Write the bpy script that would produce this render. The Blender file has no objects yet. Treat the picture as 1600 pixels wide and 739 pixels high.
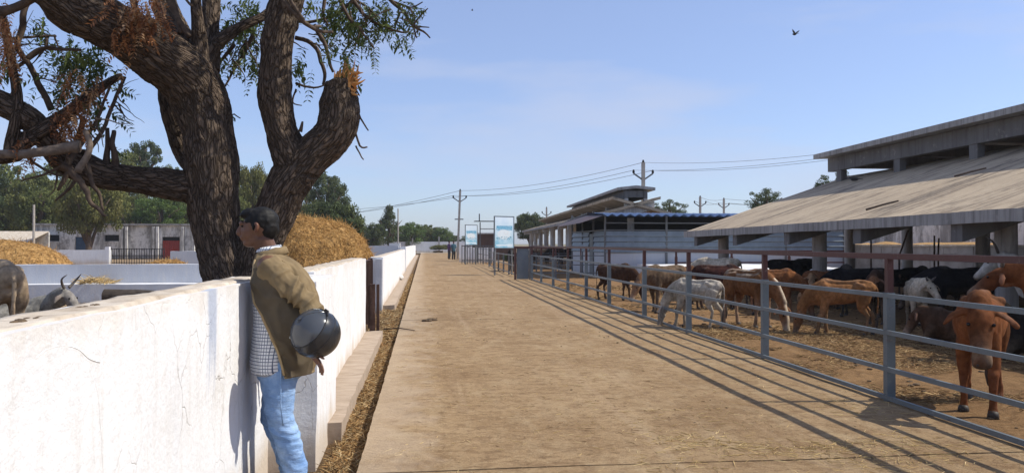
import bpy, math, random
import numpy as np
from mathutils import Vector, Matrix, Quaternion, noise as mnoise
random.seed(7); RNG = np.random.default_rng(11)
sc = bpy.context.scene
COL = sc.collection
PI = math.pi
# ------------------------------------------------------------------ camera, sky, sun, exposure
CAM_H = 1.5
YAW = math.atan(138/1200); PITCH = math.atan(10.5/1200)
FWD = Vector((math.sin(YAW)*math.cos(PITCH), math.cos(YAW)*math.cos(PITCH), math.sin(PITCH)))
RGT = Vector((math.cos(YAW), -math.sin(YAW), 0)); UPV = RGT.cross(FWD)
cam = bpy.data.cameras.new('camera'); cam.sensor_width = 36; cam.lens = 27.0
cam.clip_start = 0.05; cam.clip_end = 6000
camo = bpy.data.objects.new('camera', cam); COL.objects.link(camo)
camo.location = (0, 0, CAM_H)
camo.rotation_euler = Matrix((RGT, UPV, -FWD)).transposed().to_euler()
sc.camera = camo
SUN_EL = math.radians(46.5); SUN_AZ = math.radians(-4.0)      # azimuth from +X
SUNV = Vector((math.cos(SUN_EL)*math.cos(SUN_AZ), math.cos(SUN_EL)*math.sin(SUN_AZ), math.sin(SUN_EL)))
w = bpy.data.worlds.new('World'); sc.world = w; w.use_nodes = True
nt = w.node_tree; nt.nodes.clear()
wo = nt.nodes.new('ShaderNodeOutputWorld'); bg = nt.nodes.new('ShaderNodeBackground')
sky = nt.nodes.new('ShaderNodeTexSky'); sky.sky_type = 'NISHITA'; sky.sun_disc = False
sky.sun_elevation = SUN_EL; sky.sun_rotation = math.radians(94.0)
sky.altitude = 300; sky.air_density = 1.0; sky.dust_density = 0.9; sky.ozone_density = 3.5
tc = nt.nodes.new('ShaderNodeTexCoord')
mp = nt.nodes.new('ShaderNodeMapping'); mp.inputs['Scale'].default_value = (1.2, 2.2, 7.0); mp.inputs['Rotation'].default_value = (0.25, 0.1, 0.4)
nz = nt.nodes.new('ShaderNodeTexNoise'); nz.inputs['Scale'].default_value = 1.7; nz.inputs['Detail'].default_value = 6; nz.inputs['Roughness'].default_value = 0.55
cr = nt.nodes.new('ShaderNodeMapRange'); cr.inputs['From Min'].default_value = 0.47; cr.inputs['From Max'].default_value = 0.70; cr.inputs['To Min'].default_value = 0.30; cr.inputs['To Max'].default_value = 0.74
mx = nt.nodes.new('ShaderNodeMix'); mx.data_type = 'RGBA'
mx.inputs[7].default_value = (3.9, 4.3, 5.5, 1)
gm = nt.nodes.new('ShaderNodeMix'); gm.data_type = 'RGBA'; gm.blend_type = 'MULTIPLY'; gm.inputs[0].default_value = 1.0
gm.inputs[7].default_value = (0.90, 0.96, 1.15, 1)
nt.links.new(tc.outputs['Generated'], mp.inputs['Vector']); nt.links.new(mp.outputs[0], nz.inputs['Vector'])
nt.links.new(nz.outputs['Fac'], cr.inputs['Value']); nt.links.new(cr.outputs[0], mx.inputs[0])
nt.links.new(sky.outputs[0], gm.inputs[6]); nt.links.new(gm.outputs[2], mx.inputs[6])
nt.links.new(mx.outputs[2], bg.inputs['Color']); bg.inputs['Strength'].default_value = 0.14
nt.links.new(bg.outputs[0], wo.inputs['Surface'])
sl = bpy.data.lights.new('sun', 'SUN'); sl.energy = 4.6; sl.angle = math.radians(0.53); sl.color = (1.0, 0.94, 0.82)
so = bpy.data.objects.new('sun', sl); COL.objects.link(so)
so.rotation_euler = SUNV.to_track_quat('Z', 'Y').to_euler(); so.location = (30, -5, 30)
sc.view_settings.view_transform = 'Standard'; sc.view_settings.look = 'None'
sc.view_settings.exposure = 0.12; sc.view_settings.gamma = 1.0; sc.view_settings.use_curve_mapping = False

# ------------------------------------------------------------------ helpers
def ray(u, v):
    return FWD + RGT*((u-800)/1200) + UPV*((369.5-v)/1200)
def at(u, v, Y):
    d = ray(u, v); return Vector((0, 0, CAM_H)) + d*(Y/d.y)
def mpp(p):                                            # metres per photo pixel at a point
    return (Vector(p)-Vector((0, 0, CAM_H))).dot(FWD)/1200
def ground(u, v, z=0.0):
    d = ray(u, v); return Vector((0, 0, CAM_H)) + d*((z-CAM_H)/d.z)

def vnoise(P, seed=0):
    """value noise on an (n,3) array, -1..1"""
    P = np.asarray(P, float); I = np.floor(P).astype(np.int64); F = P-I; F = F*F*(3-2*F)
    def h(ix, iy, iz):
        n = (ix*374761393 + iy*668265263 + iz*2147483647 + seed*1274126177) & 0xFFFFFFFF
        n = ((n ^ (n >> 13))*1274126177) & 0xFFFFFFFF
        n = n ^ (n >> 16)
        return (n & 0xFFFF)/32767.5-1
    out = 0
    for dx in (0, 1):
        for dy in (0, 1):
            for dz in (0, 1):
                wgt = (F[:, 0] if dx else 1-F[:, 0])*(F[:, 1] if dy else 1-F[:, 1])*(F[:, 2] if dz else 1-F[:, 2])
                out = out + wgt*h(I[:, 0]+dx, I[:, 1]+dy, I[:, 2]+dz)
    return out
def fbm(P, oct=4, seed=0):
    P = np.asarray(P, float); a = 1; s = 0
    for k in range(oct):
        s = s + a*vnoise(P*(2**k), seed+k); a *= .5
    return s

WLOC = {}
def empty(name, loc=(0, 0, 0), rz=0):
    o = bpy.data.objects.new(name, None); COL.objects.link(o); o.location = loc; o.rotation_euler = (0, 0, rz)
    o.empty_display_size = .2; WLOC[o.name] = Vector(loc); return o
def tag(o, label=None, cat=None, group=None, kind=None):
    if label: o['label'] = label
    if cat: o['category'] = cat
    if group: o['group'] = group
    if kind: o['kind'] = kind
    return o
def thing(name, label, cat, loc=(0, 0, 0), rz=0, group=None):
    return tag(empty(name, loc, rz), label, cat, group)
def link_mesh(name, me, parent=None, loc=(0, 0, 0), local=False):
    o = bpy.data.objects.new(name, me); COL.objects.link(o)
    if parent is not None:
        o.parent = parent
    if local: o.location = loc
    return o
class MB:
    def __init__(s): s.v = []; s.f = []; s.sm = False
    def add(s, vs, fs):
        n = len(s.v); s.v.extend([tuple(p) for p in vs]); s.f.extend([tuple(i+n for i in f) for f in fs]); return s
    def box(s, a, b):
        (x0, y0, z0), (x1, y1, z1) = a, b
        return s.add([(x0,y0,z0),(x1,y0,z0),(x1,y1,z0),(x0,y1,z0),(x0,y0,z1),(x1,y0,z1),(x1,y1,z1),(x0,y1,z1)],
              [(0,3,2,1),(4,5,6,7),(0,1,5,4),(1,2,6,5),(2,3,7,6),(3,0,4,7)])
    def bar(s, p, q, wd, ht, up=(0, 0, 1)):
        p = Vector(p); q = Vector(q); t = (q-p).normalized(); u = Vector(up)
        if abs(t.dot(u)) > .95: u = Vector((0, 1, 0))
        a = t.cross(u).normalized()*wd/2; b = a.cross(t).normalized()*ht/2
        vs = [p-a-b, p+a-b, p+a+b, p-a+b, q-a-b, q+a-b, q+a+b, q-a+b]
        return s.add(vs, [(0,3,2,1),(4,5,6,7),(0,1,5,4),(1,2,6,5),(2,3,7,6),(3,0,4,7)])
    def prism(s, poly, axis, a, b):
        """extrude a 2-D polygon along axis 0/1/2"""
        n = len(poly); vs = []
        for c in (a, b):
            for (p, q) in poly:
                vs.append({0: (c, p, q), 1: (p, c, q), 2: (p, q, c)}[axis])
        fs = [tuple(range(n)), tuple(range(2*n-1, n-1, -1))] + [(i, i+n, (i+1) % n+n, (i+1) % n) for i in range(n)]
        return s.add(vs, fs)
    def tube(s, pts, rad, n=10, caps=True, flat=1.0):
        pts = [Vector(p) for p in pts]
        if not hasattr(rad, '__len__'): rad = [rad]*len(pts)
        t0 = (pts[1]-pts[0]).normalized()
        a = t0.orthogonal().normalized(); vs = []; fs = []
        for i, p in enumerate(pts):
            t = ((pts[min(i+1, len(pts)-1)]-pts[max(i-1, 0)])).normalized()
            a = (a-t*a.dot(t)).normalized(); b = t.cross(a)
            for k in range(n):
                an = 2*PI*k/n
                vs.append(p+(a*math.cos(an)+b*math.sin(an)*flat)*rad[i])
        for i in range(len(pts)-1):
            for k in range(n):
                fs.append((i*n+k, i*n+(k+1) % n, (i+1)*n+(k+1) % n, (i+1)*n+k))
        if caps:
            fs.append(tuple(range(n-1, -1, -1))); fs.append(tuple((len(pts)-1)*n+k for k in range(n)))
        return s.add(vs, fs)
    def ball(s, c, r, nu=12, nv=8, M=None):
        if not hasattr(r, '__len__'): r = (r, r, r)
        vs = []; fs = []; c = Vector(c)
        for j in range(nv+1):
            ph = PI*j/nv
            for i in range(nu):
                th = 2*PI*i/nu
                p = Vector((r[0]*math.sin(ph)*math.cos(th), r[1]*math.sin(ph)*math.sin(th), r[2]*math.cos(ph)))
                vs.append(c+(M @ p if M else p))
        for j in range(nv):
            for i in range(nu):
                fs.append((j*nu+i, (j+1)*nu+i, (j+1)*nu+(i+1) % nu, j*nu+(i+1) % nu))
        return s.add(vs, fs)
    def mesh(s, name, mat, off=(0, 0, 0), smooth=False):
        me = bpy.data.meshes.new(name); o = Vector(off)
        me.from_pydata([tuple(Vector(p)-o) for p in s.v] if o.length else s.v, [], s.f)
        if mat: me.materials.append(mat)
        if smooth: me.shade_smooth()
        me.validate(); return me
    def build(s, name, mat, parent=None, origin=None, smooth=False, local=False):
        if local:
            return link_mesh(name, s.mesh(name, mat, smooth=smooth), parent)
        if parent is not None:
            off = WLOC[parent.name]
            o = link_mesh(name, s.mesh(name, mat, off, smooth), parent); WLOC[o.name] = off
            return o
        off = Vector(origin) if origin is not None else Vector((0, 0, 0))
        o = link_mesh(name, s.mesh(name, mat, off, smooth)); o.location = off; WLOC[o.name] = off; return o
def grid(mb, P):
    """P: (m,n,3) array of points -> quads"""
    m, n, _ = P.shape
    mb.add([tuple(p) for p in P.reshape(-1, 3)], [(i*n+j, (i+1)*n+j, (i+1)*n+j+1, i*n+j+1) for i in range(m-1) for j in range(n-1)])
    return mb
def copy_tree(o, parent=None):
    c = o.copy(); COL.objects.link(c)
    if parent is not None: c.parent = parent
    for ch in list(o.children): copy_tree(ch, c)
    return c
def colattr(me, cols, name='tint'):
    a = me.color_attributes.new(name, 'FLOAT_COLOR', 'POINT')
    arr = np.ones((len(me.vertices), 4), np.float32); arr[:, :3] = cols
    a.data.foreach_set('color', arr.ravel())

# ------------------------------------------------------------------ materials
def new_mat(name):
    m = bpy.data.materials.new(name); m.use_nodes = True; t = m.node_tree
    b = t.nodes['Principled BSDF']; return m, t, b
def N(t, typ, **kw):
    n = t.nodes.new(typ)
    for k, v in kw.items():
        if k in n.inputs.keys(): n.inputs[k].default_value = v
        else: setattr(n, k, v)
    return n
def coords(t, space='pos', scale=(1, 1, 1)):
    m = N(t, 'ShaderNodeMapping'); m.inputs['Scale'].default_value = scale
    if space == 'pos':
        g = N(t, 'ShaderNodeNewGeometry'); t.links.new(g.outputs['Position'], m.inputs['Vector'])
    elif space == 'obj':
        g = N(t, 'ShaderNodeTexCoord'); t.links.new(g.outputs['Object'], m.inputs['Vector'])
    else:
        g = N(t, 'ShaderNodeAttribute', attribute_name=space); t.links.new(g.outputs['Vector'], m.inputs['Vector'])
    return m.outputs[0]
def noise(t, co, scale, detail=4, rough=.55, dist=0):
    n = N(t, 'ShaderNodeTexNoise', Scale=scale, Detail=detail, Roughness=rough, Distortion=dist)
    t.links.new(co, n.inputs['Vector']); return n.outputs['Fac']
def remap(t, val, a, b, lo=0., hi=1.):
    n = N(t, 'ShaderNodeMapRange'); t.links.new(val, n.inputs['Value'])
    n.inputs['From Min'].default_value = a; n.inputs['From Max'].default_value = b
    n.inputs['To Min'].default_value = lo; n.inputs['To Max'].default_value = hi; return n.outputs[0]
def mix(t, fac, a, b, blend='MIX'):
    n = N(t, 'ShaderNodeMix', data_type='RGBA', blend_type=blend)
    if isinstance(fac, (int, float)): n.inputs[0].default_value = fac
    else: t.links.new(fac, n.inputs[0])
    for s_, i in ((a, 6), (b, 7)):
        if isinstance(s_, tuple): n.inputs[i].default_value = (*s_[:3], 1)
        else: t.links.new(s_, n.inputs[i])
    return n.outputs[2]
def math_(t, op, a, b=None):
    n = N(t, 'ShaderNodeMath', operation=op)
    for s_, i in ((a, 0), (b, 1)):
        if s_ is None: continue
        if isinstance(s_, (int, float)): n.inputs[i].default_value = s_
        else: t.links.new(s_, n.inputs[i])
    return n.outputs[0]
def bump(t, b, h, strength=.5, dist=.02):
    n = N(t, 'ShaderNodeBump', Strength=strength, Distance=dist)
    t.links.new(h, n.inputs['Height']); t.links.new(n.outputs[0], b.inputs['Normal'])
def simple(name, c1, c2=None, scale=4., rough=.85, bstr=.35, bdist=.01, space='obj', stretch=(1, 1, 1), lo=.35, hi=.65, metal=0., detail=6, c3=None, s3=.6, f3=.5):
    m, t, b = new_mat(name); co = coords(t, space, stretch)
    n = noise(t, co, scale, detail)
    c = mix(t, remap(t, n, lo, hi), c1, c2 or c1)
    if c3: c = mix(t, remap(t, noise(t, co, scale*s3, 5, .6), .5, .72, 0, f3), c, c3)
    t.links.new(c, b.inputs['Base Color'])
    b.inputs['Roughness'].default_value = rough; b.inputs['Metallic'].default_value = metal
    b.inputs['Specular IOR Level'].default_value = .25
    if bstr: bump(t, b, noise(t, co, scale*4, 5, .6), bstr, bdist)
    return m
M = {}
def m_road():
    m, t, b = new_mat('dusty_concrete'); co = coords(t, 'pos'); cs = coords(t, 'pos', (1, .35, 1)); cx = coords(t, 'pos', (.75, 1.15, 1))
    c = mix(t, remap(t, noise(t, co, .9, 6, .6), .35, .68), (.385, .270, .153), (.275, .180, .095))
    c = mix(t, remap(t, noise(t, cx, 7, 7, .75), .46, .64, 0, .75), c, (.175, .105, .056))
    c = mix(t, remap(t, noise(t, cs, 3.2, 7, .65), .5, .75, 0, .55), c, (.45, .345, .212))
    c = mix(t, remap(t, noise(t, co, .5, 7, .7, .6), .54, .66, 0, .6), c, (.21, .13, .066))
    c = mix(t, remap(t, noise(t, co, 2.3, 7, .75, .3), .58, .68, 0, .7), c, (.155, .095, .05))
    c = mix(t, remap(t, noise(t, coords(t, 'pos', (1.6, .05, 1)), 1.9, 5, .6), .56, .70, 0, .35), c, (.44, .32, .21))
    c = mix(t, remap(t, noise(t, cx, 20, 6, .78), .55, .68, 0, .85), c, (.11, .068, .038))
    c = mix(t, remap(t, noise(t, cx, 55, 5, .75), .54, .74, 0, .8), c, (.12, .075, .04))
    c = mix(t, remap(t, noise(t, co, 13, 5, .7), .58, .72, 0, .55), c, (.46, .355, .22))
    c = mix(t, remap(t, noise(t, co, 60, 3, .6), .62, .8, 0, .6), c, (.55, .43, .29))
    # cleaner grey concrete along the left edge
    g = N(t, 'ShaderNodeSeparateXYZ'); t.links.new(co, g.inputs[0])
    e = math_(t, 'ADD', g.outputs[0], remap(t, noise(t, co, 2.5, 5, .6), .3, .7, -.35, .35))
    c = mix(t, remap(t, e, .2, -.3, 0, .6), c, (.45, .35, .25))
    t.links.new(c, b.inputs['Base Color']); b.inputs['Roughness'].default_value = .95; b.inputs['Specular IOR Level'].default_value = .1
    h = math_(t, 'ADD', noise(t, cx, 25, 8, .75), math_(t, 'MULTIPLY', noise(t, co, 5, 4), 1.2))
    bump(t, b, h, .9, .02); return m
def m_soil(name, a, bb, d, light=(.42, .30, .17)):
    m, t, b = new_mat(name); co = coords(t, 'pos')
    c = mix(t, remap(t, noise(t, co, .8, 6, .6), .35, .65), a, bb)
    c = mix(t, remap(t, noise(t, co, 7, 7, .7), .45, .7, 0, .8), c, d)
    c = mix(t, remap(t, noise(t, co, 26, 5, .7), .56, .75, 0, .7), c, light)
    t.links.new(c, b.inputs['Base Color']); b.inputs['Roughness'].default_value = 1; b.inputs['Specular IOR Level'].default_value = .05
    bump(t, b, noise(t, co, 14, 8, .75), .9, .05); return m
def m_white(name, base=(.76, .76, .765), dirt=(.52, .43, .33), dirt_lo=0.0, dirt_hi=.22, blue=.35, crack=True, top=None, streak=None, grime=0):
    m, t, b = new_mat(name); co = coords(t, 'pos'); cv = coords(t, 'pos', (1, 1, .18))
    c = mix(t, remap(t, noise(t, co, 1.6, 6, .6), .35, .7), base, tuple(x*.93 for x in base))
    c = mix(t, remap(t, noise(t, cv, 11, 7, .72), .50, .72, 0, .6), c, (.60, .575, .545))
    c = mix(t, remap(t, noise(t, co, 34, 6, .7), .56, .74, 0, .35), c, (.55, .53, .50))
    c = mix(t, remap(t, noise(t, cv, 1.7, 6, .7, .3), .57, .72, 0, blue), c, (.50, .53, .60))
    c = mix(t, remap(t, noise(t, co, 3.1, 8, .72, .5), .60, .635, 0, .38), c, (.58, .55, .51))
    c = mix(t, remap(t, noise(t, coords(t, 'pos', (1, 1, .07)), 22, 5, .7), .60, .74, 0, .45), c, (.50, .47, .43))
    if crack:
        nv = N(t, 'ShaderNodeTexNoise', Scale=2.2, Detail=5.); t.links.new(co, nv.inputs['Vector'])
        ad = N(t, 'ShaderNodeMix', data_type='VECTOR'); ad.inputs[0].default_value = .22
        cw = coords(t, 'pos', (1, 1.0, .5)); t.links.new(cw, ad.inputs[4]); t.links.new(nv.outputs['Color'], ad.inputs[5])
        vo = N(t, 'ShaderNodeTexVoronoi', feature='DISTANCE_TO_EDGE', Scale=3.4); t.links.new(ad.outputs[1], vo.inputs['Vector'])
        k = remap(t, vo.outputs['Distance'], .0, .007, 1, 0)
        k = math_(t, 'MULTIPLY', k, remap(t, noise(t, co, 1.3, 4), .44, .6))
        c = mix(t, math_(t, 'MULTIPLY', k, .75), c, (.36, .33, .30))
        hh = math_(t, 'MULTIPLY', k, -.6)
    g = N(t, 'ShaderNodeSeparateXYZ'); t.links.new(co, g.inputs[0])
    z = math_(t, 'ADD', g.outputs[2], remap(t, noise(t, cv, 3, 6, .6), .3, .7, .12, -.12))
    c = mix(t, remap(t, z, dirt_lo, dirt_hi, .85, 0), c, dirt)
    if top: c = mix(t, remap(t, z, top-.10, top+.02, 0, .35), c, (.60, .52, .42))
    if grime:
        c = mix(t, remap(t, noise(t, coords(t, 'pos', (1, 1, .22)), 1.1, 8, .75, .4), .44, .58, 0, grime), c, (.075, .068, .06))
        c = mix(t, remap(t, noise(t, co, 2.6, 7, .75), .54, .62, 0, grime*.8), c, (.10, .085, .07))
    if streak:                                                      # one long blue-grey streak, fading towards the bottom
        y0, hw, zlo, zhi = streak; yy = math_(t, 'ADD', g.outputs[1], remap(t, noise(t, cv, 7, 5, .6), .3, .7, -.05, .05))
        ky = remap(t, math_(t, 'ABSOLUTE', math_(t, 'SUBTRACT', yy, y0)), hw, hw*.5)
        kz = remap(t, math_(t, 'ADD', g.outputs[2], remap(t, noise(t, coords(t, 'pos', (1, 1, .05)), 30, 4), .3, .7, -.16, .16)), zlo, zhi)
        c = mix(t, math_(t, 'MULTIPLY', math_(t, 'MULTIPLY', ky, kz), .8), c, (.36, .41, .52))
    t.links.new(c, b.inputs['Base Color']); b.inputs['Roughness'].default_value = .9; b.inputs['Specular IOR Level'].default_value = .15
    h = math_(t, 'ADD', noise(t, co, 28, 7, .65), math_(t, 'MULTIPLY', noise(t, cv, 6, 5), 1.0))
    if crack: h = math_(t, 'ADD', h, hh)
    bump(t, b, h, .55, .012); return m
def m_tint(name, rough=.8, nscale=18., namt=.35, bstr=.3, bdist=.008, attr='tint', spec=.2, sheen=0., trans=0., space='obj', stretch=(1, 1, 1)):
    m, t, b = new_mat(name); a = N(t, 'ShaderNodeAttribute', attribute_name=attr); co = coords(t, space, stretch)
    n = remap(t, noise(t, co, nscale, 6, .65), .3, .7, 1-namt, 1+namt*.6)
    hs = N(t, 'ShaderNodeHueSaturation'); t.links.new(a.outputs['Color'], hs.inputs['Color']); t.links.new(n, hs.inputs['Value'])
    t.links.new(hs.outputs[0], b.inputs['Base Color']); b.inputs['Roughness'].default_value = rough; b.inputs['Specular IOR Level'].default_value = spec
    if sheen: b.inputs['Sheen Weight'].default_value = sheen
    if bstr: bump(t, b, noise(t, co, nscale*3, 4, .6), bstr, bdist)
    if trans:
        tr = N(t, 'ShaderNodeBsdfTranslucent'); t.links.new(hs.outputs[0], tr.inputs['Color'])
        ms = N(t, 'ShaderNodeMixShader'); ms.inputs[0].default_value = trans
        t.links.new(b.outputs[0], ms.inputs[1]); t.links.new(tr.outputs[0], ms.inputs[2]); t.links.new(ms.outputs[0], t.nodes['Material Output'].inputs['Surface'])
    return m
def m_bark():
    m, t, b = new_mat('bark'); co = coords(t, 'bark', (1, 1, .22)); c2 = coords(t, 'bark', (1, 1, 1))
    vo = N(t, 'ShaderNodeTexVoronoi', feature='DISTANCE_TO_EDGE', Scale=31.)
    nv = N(t, 'ShaderNodeTexNoise', Scale=14., Detail=4.); t.links.new(co, nv.inputs['Vector'])
    ad = N(t, 'ShaderNodeMix', data_type='VECTOR'); ad.inputs[0].default_value = .10; t.links.new(co, ad.inputs[4]); t.links.new(nv.outputs['Color'], ad.inputs[5])
    t.links.new(ad.outputs[1], vo.inputs['Vector'])
    k = remap(t, vo.outputs['Distance'], 0, .22)
    n = noise(t, co, 22, 7, .7)
    c = mix(t, remap(t, n, .3, .7), (.118, .086, .066), (.195, .146, .108))
    c = mix(t, remap(t, k, 0, .45, .75, 0), c, (.026, .018, .015))
    c = mix(t, remap(t, noise(t, c2, 3, 5, .6), .5, .68, 0, .25), c, (.22, .165, .115))
    c = mix(t, remap(t, noise(t, c2, 2.1, 5, .6), .55, .7, 0, .5), c, (.10, .085, .075))
    t.links.new(c, b.inputs['Base Color']); b.inputs['Roughness'].default_value = .95; b.inputs['Specular IOR Level'].default_value = .12
    bump(t, b, math_(t, 'ADD', math_(t, 'MULTIPLY', k, 1.3), n), 1.0, .035); return m
def m_check():
    m, t, b = new_mat('checked_cotton'); co = coords(t, 'obj')
    g = N(t, 'ShaderNodeSeparateXYZ'); t.links.new(co, g.inputs[0])
    hx = math_(t, 'ADD', g.outputs[0], math_(t, 'MULTIPLY', g.outputs[1], -1.0))
    l1 = math_(t, 'LESS_THAN', math_(t, 'FRACT', math_(t, 'MULTIPLY', hx, 52.)), .22)
    l2 = math_(t, 'LESS_THAN', math_(t, 'FRACT', math_(t, 'MULTIPLY', g.outputs[2], 52.)), .22)
    c = mix(t, math_(t, 'MAXIMUM', l1, l2), (.74, .76, .80), (.10, .13, .20))
    t.links.new(c, b.inputs['Base Color']); b.inputs['Roughness'].default_value = .9; return m
def m_denim():
    m, t, b = new_mat('denim'); co = coords(t, 'obj')
    c = mix(t, remap(t, noise(t, co, 7, 6, .6), .35, .68), (.15, .275, .52), (.28, .44, .70))
    c = mix(t, remap(t, noise(t, coords(t, 'obj', (1, 1, 1.0)), 8, 6, .65), .48, .66, 0, .6), c, (.42, .57, .78))
    c = mix(t, remap(t, noise(t, coords(t, 'obj', (1, 1, 1.6)), 7, 6, .7), .54, .68, 0, .5), c, (.09, .18, .37))
    t.links.new(c, b.inputs['Base Color']); b.inputs['Roughness'].default_value = .9
    bump(t, b, math_(t, 'ADD', noise(t, coords(t, 'obj', (1, 1, 3)), 16, 4), math_(t, 'MULTIPLY', noise(t, co, 300, 2), .15)), .5, .02); return m
def m_poster(name, seed):
    """flat printed board: pale top, teal lettering-like rows, a white herd picture, blue foot"""
    m, t, b = new_mat(name); tc = N(t, 'ShaderNodeTexCoord')
    g = N(t, 'ShaderNodeSeparateXYZ'); t.links.new(tc.outputs['Generated'], g.inputs[0]); z = g.outputs[2]; x = g.outputs[0]
    mp = N(t, 'ShaderNodeMapping'); mp.inputs['Location'].default_value = (seed, seed, seed); mp.inputs['Scale'].default_value = (1, .0, 1.35); t.links.new(tc.outputs['Generated'], mp.inputs['Vector']); co = mp.outputs[0]
    n1 = noise(t, co, 3, 4); n2 = noise(t, co, 16, 3, .6); n3 = noise(t, co, 30, 3, .7)
    c = mix(t, remap(t, z, 0, 1), (.18, .48, .64), (.68, .78, .88))
    c = mix(t, remap(t, n1, .4, .65, 0, .8), c, (.72, .82, .88))
    def band(lo, hi): return math_(t, 'MULTIPLY', math_(t, 'GREATER_THAN', z, lo), math_(t, 'LESS_THAN', z, hi))
    inx = math_(t, 'MULTIPLY', math_(t, 'GREATER_THAN', x, .07), math_(t, 'LESS_THAN', x, .93))
    c = mix(t, math_(t, 'MULTIPLY', math_(t, 'MULTIPLY', band(.60, .71), remap(t, n3, .42, .5)), inx), c, (.03, .30, .50))
    c = mix(t, math_(t, 'MULTIPLY', math_(t, 'MULTIPLY', band(.56, .595), remap(t, n3, .46, .5)), inx), c, (.03, .28, .46))
    dx = math_(t, 'POWER', math_(t, 'SUBTRACT', x, .48), 2.0); dz = math_(t, 'POWER', math_(t, 'MULTIPLY', math_(t, 'SUBTRACT', z, .43), 2.2), 2.0)
    el = remap(t, math_(t, 'ADD', math_(t, 'ADD', dx, dz), math_(t, 'MULTIPLY', n2, .05)), .13, .16, 1, 0)
    c = mix(t, math_(t, 'MULTIPLY', el, .8), c, (.78, .83, .85))
    c = mix(t, math_(t, 'MULTIPLY', el, remap(t, n2, .57, .62, 0, .7)), c, (.62, .45, .38))
    c = mix(t, math_(t, 'MULTIPLY', math_(t, 'MULTIPLY', band(.26, .36), remap(t, n2, .50, .56)), inx), c, (.05, .24, .36))
    c = mix(t, math_(t, 'MULTIPLY', band(.06, .10), inx), c, (.78, .85, .90))
    t.links.new(c, b.inputs['Base Color']); b.inputs['Roughness'].default_value = .5; return m
def m_painted(name, paint, rust=(.10, .045, .025), amt=.5, rough=.5, scale=9.):
    m, t, b = new_mat(name); co = coords(t, 'pos')
    c = mix(t, remap(t, noise(t, co, 2.5, 5), .3, .7), paint, tuple(x*.72 for x in paint))
    c = mix(t, remap(t, noise(t, co, scale, 7, .7), .58, .72, 0, amt), c, rust)
    c = mix(t, remap(t, noise(t, co, scale*2.2, 5, .7), .6, .75, 0, .4), c, (.33, .29, .24))
    t.links.new(c, b.inputs['Base Color']); b.inputs['Roughness'].default_value = rough; b.inputs['Specular IOR Level'].default_value = .35
    bump(t, b, noise(t, co, 40, 4), .2, .004); return m
def m_roof():
    m, t, b = new_mat('roof_concrete'); co = coords(t, 'pos'); cs = coords(t, 'pos', (.25, 1.2, .25)); cy = coords(t, 'pos', (.16, 1.0, .5))
    c = mix(t, remap(t, noise(t, co, .5, 6, .6), .3, .7), (.47, .375, .265), (.37, .29, .205))
    c = mix(t, remap(t, noise(t, cs, 2.2, 8, .72, .5), .50, .62, 0, .85), c, (.16, .125, .095))
    c = mix(t, remap(t, noise(t, cs, .8, 8, .75, .8), .54, .62, 0, .75), c, (.11, .09, .075))
    c = mix(t, remap(t, noise(t, co, 9, 6, .7), .45, .75, 0, .4), c, (.58, .49, .37))
    t.links.new(c, b.inputs['Base Color']); b.inputs['Roughness'].default_value = .95; b.inputs['Specular IOR Level'].default_value = .1
    bump(t, b, noise(t, co, 9, 7, .7), .5, .02); return m
def m_fascia(name='stained_concrete', a=(.40, .385, .37), bb=(.30, .285, .27), st=.6):
    m, t, b = new_mat(name); co = coords(t, 'pos'); cv = coords(t, 'pos', (1, 2.2, .12))
    c = mix(t, remap(t, noise(t, co, 1.2, 6), .3, .7), a, bb)
    c = mix(t, remap(t, noise(t, cv, 3.5, 7, .72), .46, .66, 0, st), c, (.07, .062, .06))
    c = mix(t, remap(t, noise(t, co, 6, 5), .6, .75, 0, .4), c, (.42, .39, .36))
    t.links.new(c, b.inputs['Base Color']); b.inputs['Roughness'].default_value = .95; b.inputs['Specular IOR Level'].default_value = .1
    bump(t, b, noise(t, co, 22, 6), .4, .01); return m

M['road'] = m_road()
M['soil'] = m_soil('drain_soil', (.13, .085, .05), (.19, .125, .07), (.085, .055, .032))
M['pen'] = m_soil('pen_soil', (.29, .175, .085), (.215, .125, .06), (.115, .066, .034))
M['yard'] = m_soil('yard_soil', (.34, .25, .16), (.27, .19, .12), (.20, .14, .085))
M['far'] = m_soil('far_soil', (.26, .22, .13), (.18, .17, .09), (.14, .13, .07))
M['apron'] = simple('pale_concrete', (.46, .42, .37), (.38, .34, .29), 1.2, space='pos')
M['white'] = m_white('whitewash', top=1.25, blue=.18)
M['white_near'] = m_white('whitewash_streaked', top=1.26, blue=.18, streak=(4.16, .13, .74, 1.08))
M['white_far'] = m_white('whitewash_low', crack=False, dirt_hi=.4)
M['white_old'] = m_white('weathered_whitewash', base=(.76, .74, .70), dirt=(.24, .19, .15), dirt_hi=.6, blue=.5, crack=False, grime=.65)
M['white_grey'] = m_white('shaded_grey_limewash', base=(.50, .52, .56), dirt=(.34, .31, .27), dirt_lo=-.1, dirt_hi=.16, blue=.5, crack=False)  # whitewash greyed in its colour for wall faces turned from the sun
M['cope'] = simple('dusty_coping', (.62, .55, .46), (.47, .39, .30), 5, space='pos', c3=(.22, .16, .11), s3=2.2, f3=.6, bstr=.6)
M['ledge'] = simple('plinth_concrete', (.43, .34, .26), (.35, .27, .20), 3, space='pos', stretch=(1, 2.5, 1), bstr=.5, c3=(.24, .18, .12), s3=2)
M['block'] = simple('limewashed_block', (.46, .43, .40), (.37, .34, .31), 2.4, space='pos', c3=(.22, .18, .15), s3=1.4, f3=.5)
M['steel'] = m_painted('grey_blue_paint', (.14, .17, .19), amt=.6, scale=13.)
M['steel_dk'] = m_painted('dull_steel', (.145, .15, .155), amt=.5)
M['red'] = m_painted('maroon_paint', (.085, .030, .027), rust=(.06, .035, .03), amt=.4)
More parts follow.
